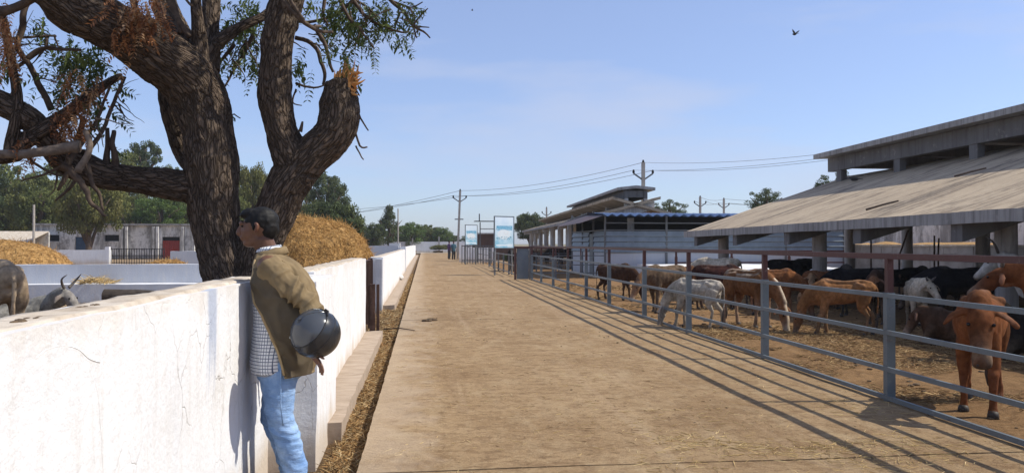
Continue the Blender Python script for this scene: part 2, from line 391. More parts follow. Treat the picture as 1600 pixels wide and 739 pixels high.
M['rust'] = m_painted('rusty_iron', (.105, .055, .038), rust=(.17, .13, .11), amt=.5)
M['sheet'] = m_painted('galvanised_sheet', (.24, .285, .325), rust=(.16, .14, .13), amt=.35, scale=4.)
M['bluesheet'] = m_painted('blue_roof_sheet', (.085, .15, .30), rust=(.10, .10, .12), amt=.2, scale=3.)
M['roof'] = m_roof(); M['fascia'] = m_fascia(); M['fascia_lt'] = m_fascia('pale_stained_concrete', (.60, .585, .56), (.48, .46, .44))
M['beam'] = m_fascia('dark_beam_concrete', (.20, .192, .19), (.145, .14, .138), .5)  # darker copy of the concrete, shade under eaves and monitor put into the colour
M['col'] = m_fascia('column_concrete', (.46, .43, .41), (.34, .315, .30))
M['pole'] = simple('pole_concrete', (.40, .37, .33), (.32, .29, .26), 3, space='pos')
M['black'] = simple('black_metal', (.022, .022, .024), (.035, .033, .032), 8, rough=.5, bstr=0)
M['wire'] = simple('wire', (.12, .12, .13), rough=.6, bstr=0)
M['bark'] = m_bark()
M['wood'] = simple('dry_wood', (.125, .088, .064), (.07, .05, .038), 18, stretch=(1, 1, 1), bstr=.6)
M['grey_wood'] = simple('grey_dead_wood', (.20, .155, .12), (.12, .09, .07), 18, bstr=.6)
M['split'] = simple('split_heartwood', (.50, .20, .05), (.68, .38, .15), 20, bstr=.5, rough=.8)
M['leaf'] = m_tint('leaves', rough=.5, nscale=3, namt=.25, bstr=0, trans=.3, spec=.3)
M['farleaf'] = m_tint('crown_leaves', rough=.75, nscale=1.1, namt=.3, bstr=0, trans=.32, spec=.12)
M['straw'] = m_tint('straw', rough=.85, nscale=4, namt=.3, bstr=0, trans=.1, spec=.2)
M['hay'] = simple('heaped_straw', (.50, .295, .105), (.36, .205, .07), 6, space='pos', bstr=1., bdist=.06, c3=(.19, .10, .04), s3=.5, f3=.6)
M['coat'] = m_tint('cattle_coat', rough=.92, nscale=16, namt=.42, bstr=.4, bdist=.006, spec=.06, sheen=0)
M['horn'] = simple('horn', (.16, .14, .12), (.07, .06, .055), 14, rough=.5, bstr=.1)
M['hoof'] = simple('hoof', (.045, .036, .03), rough=.6, bstr=0)
M['eye'] = simple('wet_eye', (.008, .006, .005), rough=.08, bstr=0)
M['tuft'] = simple('tail_hair', (.05, .035, .028), (.09, .065, .05), 30, stretch=(1, 1, .1), bstr=.5)
M['skin'] = m_tint('skin', rough=.5, nscale=40, namt=.12, bstr=.1, bdist=.001, spec=.35)
M['hair'] = simple('black_hair', (.006, .0055, .0055), (.013, .012, .011), 60, rough=.6, bstr=.5, bdist=.003)
M['jacket'] = simple('olive_tan_jacket', (.255, .185, .098), (.165, .118, .062), 9, rough=.85, bstr=.25, bdist=.004)
M['lining'] = simple('dark_jacket_panel', (.115, .090, .058), (.080, .063, .042), 6, rough=.85, bstr=.3)
M['trim'] = simple('tan_trim', (.40, .30, .17), (.33, .24, .13), 12, rough=.8, bstr=.2)
M['check'] = m_check(); M['denim'] = m_denim()
M['shoe'] = simple('dark_shoe', (.03, .026, .024), rough=.6, bstr=0)
M['helmet'] = simple('black_helmet_shell', (.020, .022, .026), (.028, .030, .034), 3, rough=.24, bstr=.04); M['helmet'].node_tree.nodes['Principled BSDF'].inputs['Specular IOR Level'].default_value = .5
M['visor'] = simple('smoked_visor', (.050, .056, .066), (.07, .076, .086), 3, rough=.16, bstr=0); M['visor'].node_tree.nodes['Principled BSDF'].inputs['Specular IOR Level'].default_value = .5
M['label'] = simple('pale_sticker', (.62, .62, .58), (.10, .12, .12), 90, rough=.5, bstr=0, lo=.47, hi=.53)
M['plastic'] = simple('white_plastic', (.72, .70, .66), (.58, .56, .52), 8, rough=.5, bstr=.3)
M['doorblue'] = m_painted('blue_door_paint', (.045, .085, .15), amt=.4); M['doorred'] = m_painted('red_gate_paint', (.35, .045, .035), amt=.35, scale=6)
M['dark'] = simple('dark_opening', (.02, .02, .022), rough=.9, bstr=0)
M['darkwood'] = simple('dark_log', (.075, .058, .045), (.045, .035, .028), 12, bstr=.6)
M['dung'] = simple('dry_dung', (.075, .05, .03), (.13, .09, .055), 14, bstr=.8)
M['teal'] = simple('teal_cloth', (.05, .12, .16), (.035, .08, .11), 8); M['purple'] = simple('purple_cloth', (.10, .05, .12), (.06, .03, .08), 8)
M['poster1'] = m_poster('board_print', 3.0); M['poster2'] = m_poster('small_board_print', 11.0)
# ------------------------------------------------------------------ ground, road, plinths
def rough_box(mb, a, b, seg=.12, amp=.006, fr=3., seed=0, maxn=90):
    a = np.array(a, float); b = np.array(b, float)
    n = [int(min(maxn, max(1, round((b[i]-a[i])/seg)))) for i in range(3)]
    for ax in range(3):
        u, w_ = [i for i in range(3) if i != ax]
        U = np.linspace(a[u], b[u], n[u]+1); W_ = np.linspace(a[w_], b[w_], n[w_]+1)
        for side in (0, 1):
            P = np.zeros((n[u]+1, n[w_]+1, 3)); P[:, :, u] = U[:, None]; P[:, :, w_] = W_[None, :]; P[:, :, ax] = (a, b)[side][ax]
            q = P.reshape(-1, 3)
            d = np.stack([fbm(q*fr+k*17, 2, seed+k) for k in range(3)], 1)*amp
            P = (q+d).reshape(P.shape)
            if (side == 1) == (ax == 1): P = P[::-1]
            grid(mb, P)
    return mb
def sheet(name, x0, x1, y0, y1, z, mat, nx=1, ny=1, amp=0, fr=1., kind='structure', seed=0):
    X = np.linspace(x0, x1, nx+1); Y = np.linspace(y0, y1, ny+1)
    P = np.zeros((nx+1, ny+1, 3)); P[:, :, 0] = X[:, None]; P[:, :, 1] = Y[None, :]; P[:, :, 2] = z
    if amp: P[:, :, 2] += (fbm(P.reshape(-1, 3)*fr, 4, seed)*amp).reshape(nx+1, ny+1)
    o = grid(MB(), P).build(name, mat, smooth=bool(amp)); return tag(o, kind=kind)
sheet('ground', -900, 900, -300, 1500, -.15, M['far'])
sheet('drain_bed', -1.2, -.35, -4, 118, -.125, M['soil'], 8, 240, .02, 5.)
sheet('left_yard', -300, -1.2, -20, 420, -.004, M['yard'])
sheet('pen_ground', 4.5, 30, 3.0, 60, -.012, M['pen'], 150, 260, .022, 1.8, seed=4)
sheet('right_yard', 4.47, 400, -20, 420, -.06, M['yard'])
sheet('apron', -1.25, 4.47, 118.5, 180, -.008, M['apron'])
RX0, RX1 = -.43, 4.47
road = tag(empty('road', (2, 50, 0)), kind='structure'); road['label'] = 'dusty concrete cattle road laid in long slabs between wall and fence'
sheet('road_joint_bed', RX0+.03, RX1-.02, -4, 118.5, -.02, M['soil'])
y = -5.1; k = 0
while y < 118:
    L = 5.12+RNG.uniform(-.1, .1) if y < 40 else 13.0
    mb = MB(); nx, ny = 10, 44 if y < 30 else 16
    X = np.linspace(RX0, RX1, nx+1); Y = np.linspace(y+.0035, y+L-.0035, ny+1)
    P = np.zeros((nx+1, ny+1, 3)); P[:, :, 0] = X[:, None]; P[:, :, 1] = Y[None, :]
    q = P.reshape(-1, 3)
    P[:, :, 2] = (fbm(q*.8, 3, 3)*.006).reshape(nx+1, ny+1)+RNG.uniform(-.003, .003)
    P[0, :, 0] += fbm(np.stack([Y*9, Y*0, Y*0], 1), 3, 9)*.0045
    P[:, 0, 1] += fbm(np.stack([X*5, X*0+k, X*0], 1), 3, 21)*.006; P[:, -1, 1] += fbm(np.stack([X*5, X*0+k, X*0+5], 1), 3, 22)*.006
    grid(mb, P)
    for e, rev in ((P[0], False), (P[-1], True), (P[:, 0], True), (P[:, -1], False)):
        Q = np.stack([e, e-np.array([0, 0, .14])], 0)
        if rev: Q = Q[::-1]
        grid(mb, Q)
    mb.build('slab', M['road'], road, smooth=False); y += L; k += 1

def plinth(label, y0, y1):
    o = rough_box(MB(), (-1.0, y0, -.14), (-.67, y1, .04), .16, .012, 3., 5, 150).build('plinth', M['ledge'], origin=(-.8, y0, 0))
    tag(o, label, 'ledge')
def spline0(P, n=5):
    out = []
    for i in range(len(P)-1):
        p0, p1, p2, p3 = P[max(i-1, 0)], P[i], P[i+1], P[min(i+2, len(P)-1)]
        for k in range(n):
            t = k/n; out.append(.5*(2*p1+(p2-p0)*t+(2*p0-5*p1+4*p2-p3)*t*t+(3*p1-p0-3*p2+p3)*t**3))
    return out+[P[-1]]
# ------------------------------------------------------------------ whitewashed walls along the road
def wall(label, x0, x1, y0, y1, z0, z1, mat, cope=True, seg=.12, amp=.007, extra=None, name='low_wall', copemat=None):
    r = rough_box(MB(), (x0, y0, z0), (x1, y1, z1), seg, amp, 3., 1).build(name, mat, origin=((x0+x1)/2, y0, 0), smooth=False)
    tag(r, label, 'wall')
    if cope:
        nx, ny = 8, int(max(6, min(160, (y1-y0)/.06))); nx = int(max(8, min(160, (x1-x0)/.06)))
        X = np.linspace(x0+.012, x1-.018, nx+1); Y = np.linspace(y0+.015, y1-.015, ny+1)
        P = np.zeros((nx+1, ny+1, 3)); P[:, :, 0] = X[:, None]; P[:, :, 1] = Y[None, :]
        q = P.reshape(-1, 3); P[:, :, 2] = z1+(.012+fbm(q*6, 3, 8)*.006).reshape(nx+1, ny+1)
        P[0, :, 2] = z1-.03; P[-1, :, 2] = z1-.03; P[:, 0, 2] = z1-.03; P[:, -1, 2] = z1-.03
        P[-1, :, 0] += .004
        grid(MB(), P).build('coping', copemat or M['cope'], r, smooth=True)
    return r
plinth('worn concrete ledge along the foot of the white wall behind the helmet', 6.35, 13.0)
plinth('short worn ledge along the foot of the far white wall beyond the gate gap', 18.3, 96)
w1 = wall('long near whitewashed wall the man leans over, cracked and streaked', -1.345, -1.10, -1.2, 5.64, -.14, 1.256, M['white_near'])
w2 = wall('whitewashed wall behind the helmet, ending at the rusty gate post', -1.24, -.95, 6.86, 12.9, -.14, 1.245, M['white'])
rough_box(MB(), (-1.26, 5.64, -.14), (-.765, 6.86, 1.225), .12, .007, 3., 1).build('pilaster', M['white'], w2)
w3 = wall('white wall beyond the rusty gate with a grey end face', -1.24, -.95, 18.2, 40, -.14, 1.17, M['white'], seg=.3)
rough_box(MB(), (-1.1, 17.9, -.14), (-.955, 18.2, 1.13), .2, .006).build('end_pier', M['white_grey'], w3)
wall('farthest stretch of white wall along the road, past a grey joint', -1.3, -1.0, 40.9, 96, -.14, 1.25, M['white'], seg=.8, cope=False)
rough_box(MB(), (-1.2, 40.0, -.14), (-.93, 40.9, 1.32), .3, .006).build('grey_wall_pier', M['white_grey'], origin=(-1.06, 40.4, 0))
tag(bpy.data.objects['grey_wall_pier'], 'small grey pier joining the two far white walls', 'pier')
# cross walls inside the left yard
c = at(575, 400, 42)
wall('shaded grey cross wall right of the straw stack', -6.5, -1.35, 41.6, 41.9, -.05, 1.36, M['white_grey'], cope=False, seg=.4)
wall('small bright block of wall at the end of the shaded cross wall', -1.9, -1.3, 43.0, 43.4, -.05, 1.5, M['white'], cope=False, seg=.3)
pts = [Vector((-1.099, at(u, v, 1).y*0+ (at(u, v, 1).y*(-1.10/at(u, v, 1).x)), 1.5+(at(u, v, 1).z-1.5)*(-1.10/at(u, v, 1).x))) for u, v in ((52, 562), (70, 547), (95, 540), (120, 545), (138, 560), (156, 566))]
MB().tube([Vector(p) for p in spline0(pts)], [.001]+[.0036]*(len(spline0(pts))-2)+[.001], 6).build('plaster_ridge', M['white'], w1, smooth=True)
# rusty gate posts in the gap
g1 = MB(); g1.bar((-1.03, 13.06, -.14), (-1.03, 13.06, 1.25), .10, .10); g1.bar((-.93, 13.75, -.14), (-.93, 13.75, 1.25), .09, .09)
gp = thing('iron_gate', 'dark rusty iron gate leaf between two posts at the end of the wall', 'gate', (-1.0, 13.06, 0))
MB().bar((-1.03, 13.06, -.14), (-1.03, 13.06, 1.25), .09, .09).build('post', M['rust'], gp)
MB().bar((-.965, 14.2, -.14), (-.965, 14.2, 1.23), .08, .08).build('post', M['rust'], gp)
for z in (.15, .65, 1.18): MB().bar((-1.0, 13.10, z), (-.97, 14.16, z), .04, .06).build('rail', M['rust'], gp)
for i in range(5):
    t_ = (i+.5)/5; MB().bar((-1.0+.03*t_, 13.1+1.06*t_, .13), (-1.0+.03*t_, 13.1+1.06*t_, 1.2), .13, .02).build('slat', M['rust'], gp)
p0 = ground(583, 521, -.05); 
gq = rough_box(MB(), (p0.x-.055, p0.y-.05, -.14), (p0.x+.035, p0.y+.04, .80), .06, .008, 9).build('worn_post', M['rust'], origin=(p0.x, p0.y, 0)); tag(gq, 'short weathered post with flaking paint in front of the gate', 'post')
gq = MB().bar((p0.x+.075, p0.y+.10, -.14), (p0.x+.075, p0.y+.10, .79), .05, .06).build('worn_post', M['rust'], origin=(p0.x+.075, p0.y+.1, 0)); tag(gq, 'thin dark iron stake right beside the weathered post', 'post')
# wall far down the road
wall('long weathered boundary wall across the end of the road', -30, 8, 127, 127.3, -.1, 1.75, M['white_far'], cope=False, seg=1.2)
for i, xx in enumerate((-8.0, -1.8, 2.5)):
    o = MB().bar((xx, 126.5, -.1), (xx, 126.5, 2.3 if i < 2 else 2.6), .22, .22).build('gate_pier', M['pole'], origin=(xx, 126.5, 0)); tag(o, ('slim post standing against the left part of the boundary wall', 'slim post in front of the middle of the boundary wall', 'taller slim post by the green patch on the boundary wall')[i], 'post')
    o = rough_box(MB(), (xx-.9, 124.6, -.1), (xx+.6, 126.0, .25), .3, .06).build('earth_mound', M['pen'], origin=(xx, 125.3, 0)); tag(o, ('low dark mound below the left slim post', 'low dark mound below the middle slim post', 'low dark mound below the taller slim post')[i], 'mound')

# ------------------------------------------------------------------ left yard: trough wall, inner walls
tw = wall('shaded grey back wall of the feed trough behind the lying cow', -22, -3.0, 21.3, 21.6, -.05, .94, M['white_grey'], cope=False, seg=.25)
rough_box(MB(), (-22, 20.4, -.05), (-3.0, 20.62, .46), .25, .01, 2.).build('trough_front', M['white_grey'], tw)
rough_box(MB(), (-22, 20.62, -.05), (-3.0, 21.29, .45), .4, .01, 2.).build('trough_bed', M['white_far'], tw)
# low pale wall + railing in front of the long building
a = at(78, 413, 58); b_ = at(172, 411, 58)
wall('sunlit low white wall right of the far straw heap', a.x-3, b_.x, 58, 58.25, -.05, 1.02, M['white_far'], cope=False, seg=.5)
rl = thing('yard_railing', 'dark iron railing with upright bars in front of the long building', 'railing', (at(215, 405, 57).x, 57, 0))
xa, xb = at(176, 0, 57).x, at(258, 0, 57).x
for z in (.12, .62, 1.08): MB().bar((xa, 57, z), (xb, 57, z), .04, .05).build('rail', M['black'], rl)
for i in range(22): MB().bar((xa+(xb-xa)*i/21, 57.03, .02), (xa+(xb-xa)*i/21, 57.03, 1.14), .035, .035, (0, 1, 0)).build('bar', M['black'], rl)
o = MB().bar((xa-.25, 57, -.05), (xa-.25, 57, 1.25), .28, .28).build('gate_pillar', M['white_far'], origin=(xa-.25, 57, 0)); tag(o, 'white pillar at the left end of the iron railing', 'pillar')
a = at(266, 410, 52); wall('short grey wall under the red door, half hidden by the tree', a.x, a.x+4.2, 52, 52.3, -.05, .98, M['white_grey'], cope=False, seg=.5)
# long weathered building
B0 = thing('farm_building', 'long weathered whitewashed farm building under the trees, with red and blue doors', 'building', (at(180, 0, 76).x, 76, 0))
def bx_at(u): return at(u, 0, 76).x
zt1 = at(100, 352, 76).z
mbw = MB(); openings = [(70, 95, 367, 377), (119, 140, 370, 406), (165, 188, 367, 377), (255, 282, 370, 403)]
edges = sorted({57., 312.} | {float(e) for o_ in openings for e in o_[:2]})
for i in range(len(edges)-1):
    ua, ub = edges[i], edges[i+1]; op = [o_ for o_ in openings if o_[0] == ua]
    x0, x1 = bx_at(ua), bx_at(ub)
    if op:
        zt, zb = at(ua, op[0][2], 76).z, max(0, at(ua, op[0][3], 76).z)
        rough_box(mbw, (x0, 76, zt), (x1, 76.3, zt1), .6, .02, 1.)
        if zb > .1: rough_box(mbw, (x0, 76, -.05), (x1, 76.3, zb), .6, .02, 1.)
    else: rough_box(mbw, (x0, 76, -.05), (x1, 76.3, zt1), .6, .02, 1.)
mbw.box((bx_at(57), 83, -.05), (bx_at(312), 83.2, zt1)); mbw.box((bx_at(57)-.2, 76.0, -.05), (bx_at(57), 83.2, zt1)); mbw.box((bx_at(312), 76.0, -.05), (bx_at(312)+.2, 83.2, zt1))
mbw.build('wall', M['white_old'], B0)
MB().box((bx_at(55), 75.7, zt1), (bx_at(314), 83.5, zt1+.16)).build('roof', M['fascia'], B0)
for (ua, ub, va, vb), kind in zip(openings, ('window', 'blue_door', 'window', 'red_gate')):
    x0, x1 = bx_at(ua), bx_at(ub); zt, zb = at(ua, va, 76).z, max(0, at(ua, vb, 76).z)
    if kind == 'window':
        fr = MB()
        for q in (((x0-.08, 75.93, zt), (x1+.08, 76.05, zt+.14)), ((x0-.08, 75.93, zb-.12), (x1+.08, 76.05, zb)), ((x0-.1, 75.94, zb), (x0, 76.05, zt)), ((x1, 75.94, zb), (x1+.1, 76.05, zt))): fr.box(*q)
        f = fr.build('window', M['white_old'], B0); MB().box((x0, 76.18, zb), (x1, 76.22, zt)).build('pane', M['dark'], f)
    elif kind == 'blue_door':
        f = MB().box((x0+.03, 76.12, 0), (x1-.03, 76.18, zt-.03)).build('door', M['doorblue'], B0); f['label'] = 'dark blue door'
        for i in range(2): MB().box((x0+.1+i*(x1-x0)/2, 76.08, .1), (x0+.02+(i+1)*(x1-x0)/2-.1, 76.115, zt-.15)).build('panel', M['doorblue'], f)
    else:
        MB().box((x0, 76.2, zb), (x1, 76.24, zt)).build('door_recess', M['dark'], B0)
        zg = at(ua, 376, 76).z
        f = MB().box((x0+.03, 76.08, 0), (x1-.03, 76.12, zg)).build('gate', M['doorred'], B0); f['label'] = 'red sheet gate'
        for i in range(7): MB().box((x0+.05+i*(x1-x0-.1)/7, 76.04, .06), (x0+.05+(i+.55)*(x1-x0-.1)/7, 76.078, zg-.06)).build('panel', M['doorred'], f)
for ua, ub in ((191, 196), (199, 203), (241, 245), (247, 251), (286, 290), (303, 307)):
    MB().box((bx_at(ua), 75.6, -.05), (bx_at(ub), 75.98, zt1-.1)).build('buttress', M['white_old'], B0)
# pale sheet lean-to at far left
lt = thing('lean_to', 'low lean-to with pale sheet roof behind the far straw heap', 'shed', (at(25, 0, 72).x, 72, 0))
xa, xb = at(-60, 0, 72).x, at(54, 0, 72).x
for i in range(6):
    x0 = xa+(xb-xa)*i/6; x1 = xa+(xb-xa)*(i+1)/6-.05
    MB().add([(x0, 71, 1.55), (x1, 71, 1.55), (x1, 75, 2.55), (x0, 75, 2.55), (x0, 71, 1.6), (x1, 71, 1.6), (x1, 75, 2.6), (x0, 75, 2.6)], [(0,3,2,1),(4,5,6,7),(0,1,5,4),(1,2,6,5),(2,3,7,6),(3,0,4,7)]).build('sheet', M['cope'], lt)
MB().box((xa, 74.8, 0), (xb, 75, 2.5)).build('back_wall', M['white_old'], lt)
for i in range(4): MB().bar((xa+(xb-xa)*i/3, 71.2, 0), (xa+(xb-xa)*i/3, 71.2, 1.56), .12, .12).build('post', M['wood'], lt)
def thin_pole(u, vt, Y, r, label, mat='pole', z0=0, extra=None):
    p = at(u, vt, Y); o = MB().tube([(p.x, Y, z0), (p.x, Y, p.z)], [r, r*.8], 8).build('pole', M[mat], origin=(p.x, Y, 0)); tag(o, label, 'pole'); return o, p
thin_pole(53, 320, 66, .11, 'bare grey pole rising beside the lean-to')
_, q_ = thin_pole(622, 326, 70, .07, 'thin lamp pole in front of the conifer-like tree')

# ------------------------------------------------------------------ pen fence along the road
FX = 4.41
def fence(name, label, xs, ys, rails, top=None, pw=.084, rail_t=.042, mat='steel', zpost=1.03, cat='fence', ptop='red'):
    r = thing(name, label, cat, (xs[0], ys[0], 0))
    for x, y in zip(xs, ys):
        p = MB().bar((x, y, -.1), (x, y, zpost), pw, pw*.75, (0, 1, 0)).build('post', M[mat], r)
        if top: MB().bar((x, y, zpost), (x, y, top-.02), pw*.72, pw*.6, (0, 1, 0)).build('upper_post', M[ptop], p)
    for i, z in enumerate(rails):
        o = MB()
        for j in range(len(xs)-1):
            a = (xs[j]-pw*.42, ys[j], z+RNG.uniform(-.005, .005)); b = (xs[j+1]-pw*.42, ys[j+1], z+RNG.uniform(-.005, .005))
            MB().bar(a, b, rail_t*.7, rail_t).build('rail', M[mat], r)
    if top:
        for j in range(len(xs)-1):
            MB().bar((xs[j], ys[j], top), (xs[j+1], ys[j+1], top), rail_t*1.2, rail_t*1.3).build('top_rail', M[ptop], r)
    return r
ys = [1.5, 4.2, 6.87, 9.56, 12.45, 15.05, 18.0, 20.6, 23.3, 26.0, 28.7, 31.2]
fence('pen_fence', 'long steel pen fence of grey rails under a maroon top rail, with cattle behind', [FX]*len(ys), ys, (1.0, .65, .31, .035), top=1.375)
# corrugated gate panel
gx0, gx1, gy = at(806, 437, 31.4).x, at(825, 437, 31.4).x, 31.4
gt = thing('sheet_gate', 'narrow corrugated grey sheet gate at the end of the pen fence', 'gate', (gx0, gy, 0))
zt = at(812, 386, gy).z
n = 33; pts = [(gx0+.03+(gx1-gx0)*i/n, gy+.018*math.cos(i*PI/1.5)) for i in range(n+1)]
mb = MB(); P = np.array([[(x, y, .02), (x, y, zt)] for x, y in pts]); grid(mb, P); P2 = P.copy(); P2[:, :, 1] += .006; grid(mb, P2[::-1]); mb.build('corrugated_sheet', M['sheet'], gt)
MB().bar((gx0-.03, gy, -.05), (gx0-.03, gy, zt+.03), .08, .08, (0, 1, 0)).build('post', M['red'], gt)
MB().bar((gx1+.07, gy, -.05), (gx1+.07, gy, zt-.1), .06, .06, (0, 1, 0)).build('post', M['steel_dk'], gt)
MB().bar((gx0-.03, gy-.02, zt-.02), (gx1+.08, gy-.02, zt-.02), .05, .07).build('top_rail', M['red'], gt)
# fences beyond the gate
ys2 = [34, 36.6, 39.2, 42, 45, 48.3]; fence('pen_fence', 'shorter grey pen fence beyond the corrugated gate, below the large board', [4.05+.01*i for i in range(6)], ys2, (.95, .5, .12), pw=.08, mat='steel_dk', zpost=1.0)
ys3 = [50, 55, 60, 65, 70, 75]; fence('pen_fence', 'farthest grey pen fence ending near the leaning electric pole', [4.3-.06*i for i in range(6)], ys3, (1.1, .7, .3), pw=.1, mat='steel_dk', zpost=1.2)
bf = thing('barred_fence', 'tall fence of close upright dark bars before the pale wall under the boards', 'fence', (at(745, 0, 56).x, 56, 0))
xa, xb = at(722, 0, 56).x, at(772, 0, 56).x
for z in (.25, 1.3): MB().bar((xa, 56, z), (xb, 56, z), .05, .06).build('rail', M['steel_dk'], bf)
for i in range(13): MB().bar((xa+(xb-xa)*i/12, 56, 0), (xa+(xb-xa)*i/12, 56, 1.36), .06, .05, (0, 1, 0)).build('bar', M['steel_dk'], bf)
wall('pale wall behind the barred fence under the boards', at(718, 0, 60).x, at(775, 0, 60).x, 60, 60.2, -.05, 1.15, M['white_far'], cope=False, seg=.6)
# cross fences inside the pen, toward the far barn
for yy, lab, x0, x1 in ((33.0, 'grey cross fence inside the pen left of the sheet-walled shed', 4.6, 10.2), (41, 'more distant cross fence in front of the far barn', 4.8, 11)):
    nx = 6; fence('cross_fence', lab, [x0+(x1-x0)*i/(nx-1) for i in range(nx)], [yy+.05*i for i in range(nx)], (.95, .55, .2), top=1.3, pw=.07, mat='steel_dk', zpost=.97)
fence('cross_fence', 'maroon fence posts and rail before the white trough and shed', [9.3, 11.4, 13.6, 15.8], [27.6, 27.5, 27.4, 27.3], (.78,), top=1.2, pw=.09, rail_t=.05, mat='red', zpost=1.0)
# notice boards
R25 = math.radians(32)
def board(label, u0, u1, v0, v1, Y, key):
    a = at(u0, v1, Y); b = at(u1, v0, Y)
    cx_ = (a.x+b.x)/2; hw_ = (b.x-a.x)/2*1.15; r = thing('notice_board', label, 'sign', (cx_, Y, 0)); a = Vector((cx_-hw_, Y, a.z)); b = Vector((cx_+hw_, Y, b.z))
    MB().box((a.x, Y, a.z), (b.x, Y+.03, b.z)).build('panel', M[key], r)
    f = MB(); t = .035
    for q in (((a.x-t, Y-.012, a.z-t), (a.x, Y+.045, b.z+t)), ((b.x, Y-.012, a.z-t), (b.x+t, Y+.045, b.z+t)), ((a.x, Y-.01, b.z), (b.x, Y+.045, b.z+t)), ((a.x, Y-.01, a.z-t), (b.x, Y+.045, a.z))): f.box(*q)
    f.build('frame', M['steel'], r)
    for x in (a.x+.05, b.x-.05): MB().bar((x, Y+.08, 0), (x, Y+.08, b.z), .06, .06, (0, 1, 0)).build('post', M['steel_dk'], r)
    r.rotation_euler = (0, 0, R25)
board('large printed board, pale with blue lettering and white cattle picture', 772, 804, 339, 387, 36, 'poster1')
board('smaller farther printed board by the leaning pole', 727, 746, 352, 382, 54, 'poster2')
# ------------------------------------------------------------------ near barn
def barn(label, org, rot, ex, ez, rx, rz_, mx0, mz, xr, y0, y1, cols, colx, brk, rcol, far=False, my1=None):
    """local frame: x across the road (+ away), y along; eave at ex, monitor edge at mx0, mirrored about xr"""
    B = thing('cattle_barn', label, 'barn', org, rot)
    def bl(mb, name, mat, p=B): return mb.build(name, mat, p, local=True)
    th = .16
    # left roof slab
    zs = lambda x: ez+(rz_-ez)*(x-ex)/(rx-ex)
    for sgn, nm in ((1, 'roof'), (-1, 'roof')):
        f = (lambda x: x) if sgn == 1 else (lambda x: 2*xr-x)
        mb = MB(); nx, ny = 14, int((y1-y0)/.5)
        X = np.linspace(ex, rx, nx+1); Y = np.linspace(y0, y1, ny+1)
        P = np.zeros((nx+1, ny+1, 3)); P[:, :, 0] = np.array([f(x) for x in X])[:, None]; P[:, :, 1] = Y[None, :]; P[:, :, 2] = np.array([zs(x) for x in X])[:, None]
        P[:, :, 2] += (fbm(P.reshape(-1, 3)*.7, 3, 2)*.012).reshape(nx+1, ny+1)
        grid(mb, P if sgn == 1 else P[::-1]); Q = P.copy(); Q[:, :, 2] -= th; grid(mb, Q[::-1] if sgn == 1 else Q)
        for e in ((P[:, 0], Q[:, 0]), (Q[:, -1], P[:, -1]), (Q[-1], P[-1])): grid(mb, np.stack(e, 0))
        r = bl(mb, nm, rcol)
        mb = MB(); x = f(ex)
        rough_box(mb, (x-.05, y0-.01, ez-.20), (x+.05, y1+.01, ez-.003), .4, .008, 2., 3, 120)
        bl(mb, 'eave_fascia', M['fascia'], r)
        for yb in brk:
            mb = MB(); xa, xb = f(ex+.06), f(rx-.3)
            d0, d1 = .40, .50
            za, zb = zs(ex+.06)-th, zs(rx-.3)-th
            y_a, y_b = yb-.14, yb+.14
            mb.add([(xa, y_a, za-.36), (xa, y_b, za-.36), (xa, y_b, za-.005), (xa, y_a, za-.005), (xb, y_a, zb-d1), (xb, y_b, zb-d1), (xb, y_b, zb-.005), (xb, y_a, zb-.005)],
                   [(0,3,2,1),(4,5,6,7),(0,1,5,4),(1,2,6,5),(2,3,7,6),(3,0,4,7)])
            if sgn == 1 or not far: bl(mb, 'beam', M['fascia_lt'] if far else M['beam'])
    # monitor
    mb = MB(); xm1 = 2*xr-mx0
    poly = [(mx0, mz-.16), (mx0, mz), (xr, mz+.12), (xm1, mz), (xm1, mz-.16), (xr, mz-.04)]
    my1 = my1 or y1
    mo = bl(mb.prism(poly, 1, y0-.0, my1), 'monitor_roof', M['fascia'])
    for x in (mx0+.42, xm1-.62):
        bl(MB().box((x, y0+.25, mz-.62), (x+.22, my1-.2, mz-.165)), 'edge_beam', M['beam'], mo)
    for yb in brk:
        if not (y0+.2 < yb < my1): continue
        for x in (mx0+.45, xm1-.6):
            xx = x if x < xr else 2*xr-x
            zb = zs(max(ex, min(rx, xx+.02)))-.1
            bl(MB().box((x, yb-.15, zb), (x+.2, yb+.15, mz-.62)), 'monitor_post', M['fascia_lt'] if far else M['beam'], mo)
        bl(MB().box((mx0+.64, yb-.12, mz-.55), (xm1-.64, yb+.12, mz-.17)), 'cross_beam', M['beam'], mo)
    ph = {}
    for yc in cols:
        for x, rr in colx:
            xx = x if x <= xr else 2*xr-x
            ztop = (zs(min(xx, rx))-.3)
            if rr not in ph or True:
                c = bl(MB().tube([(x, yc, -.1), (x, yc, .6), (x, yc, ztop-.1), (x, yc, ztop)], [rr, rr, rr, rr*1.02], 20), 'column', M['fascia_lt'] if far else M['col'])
                for p in c.data.polygons: p.use_smooth = len(p.vertices) == 4
    return B, bl, zs
near_y = [5.9, 12.2, 18.5, 24.8]
brks = [5.8, 8.9, 12.0, 15.0, 18.1, 21.3, 24.5]
NB, nbl, nzs = barn('wide open cattle barn with tan concrete roof and raised monitor', (0, 0, 0), 0, 8.87, 2.12, 14.75, 4.06, 13.5, 4.80, 16.6, 4.0, 25.35,
        near_y, [(10.0, .175), (14.5, .17), (16.6, .18), (23.2, .175)], brks, M['roof'])
NB.rotation_euler = (-.0087, 0, 0)          # the whole roof falls slightly toward its far end
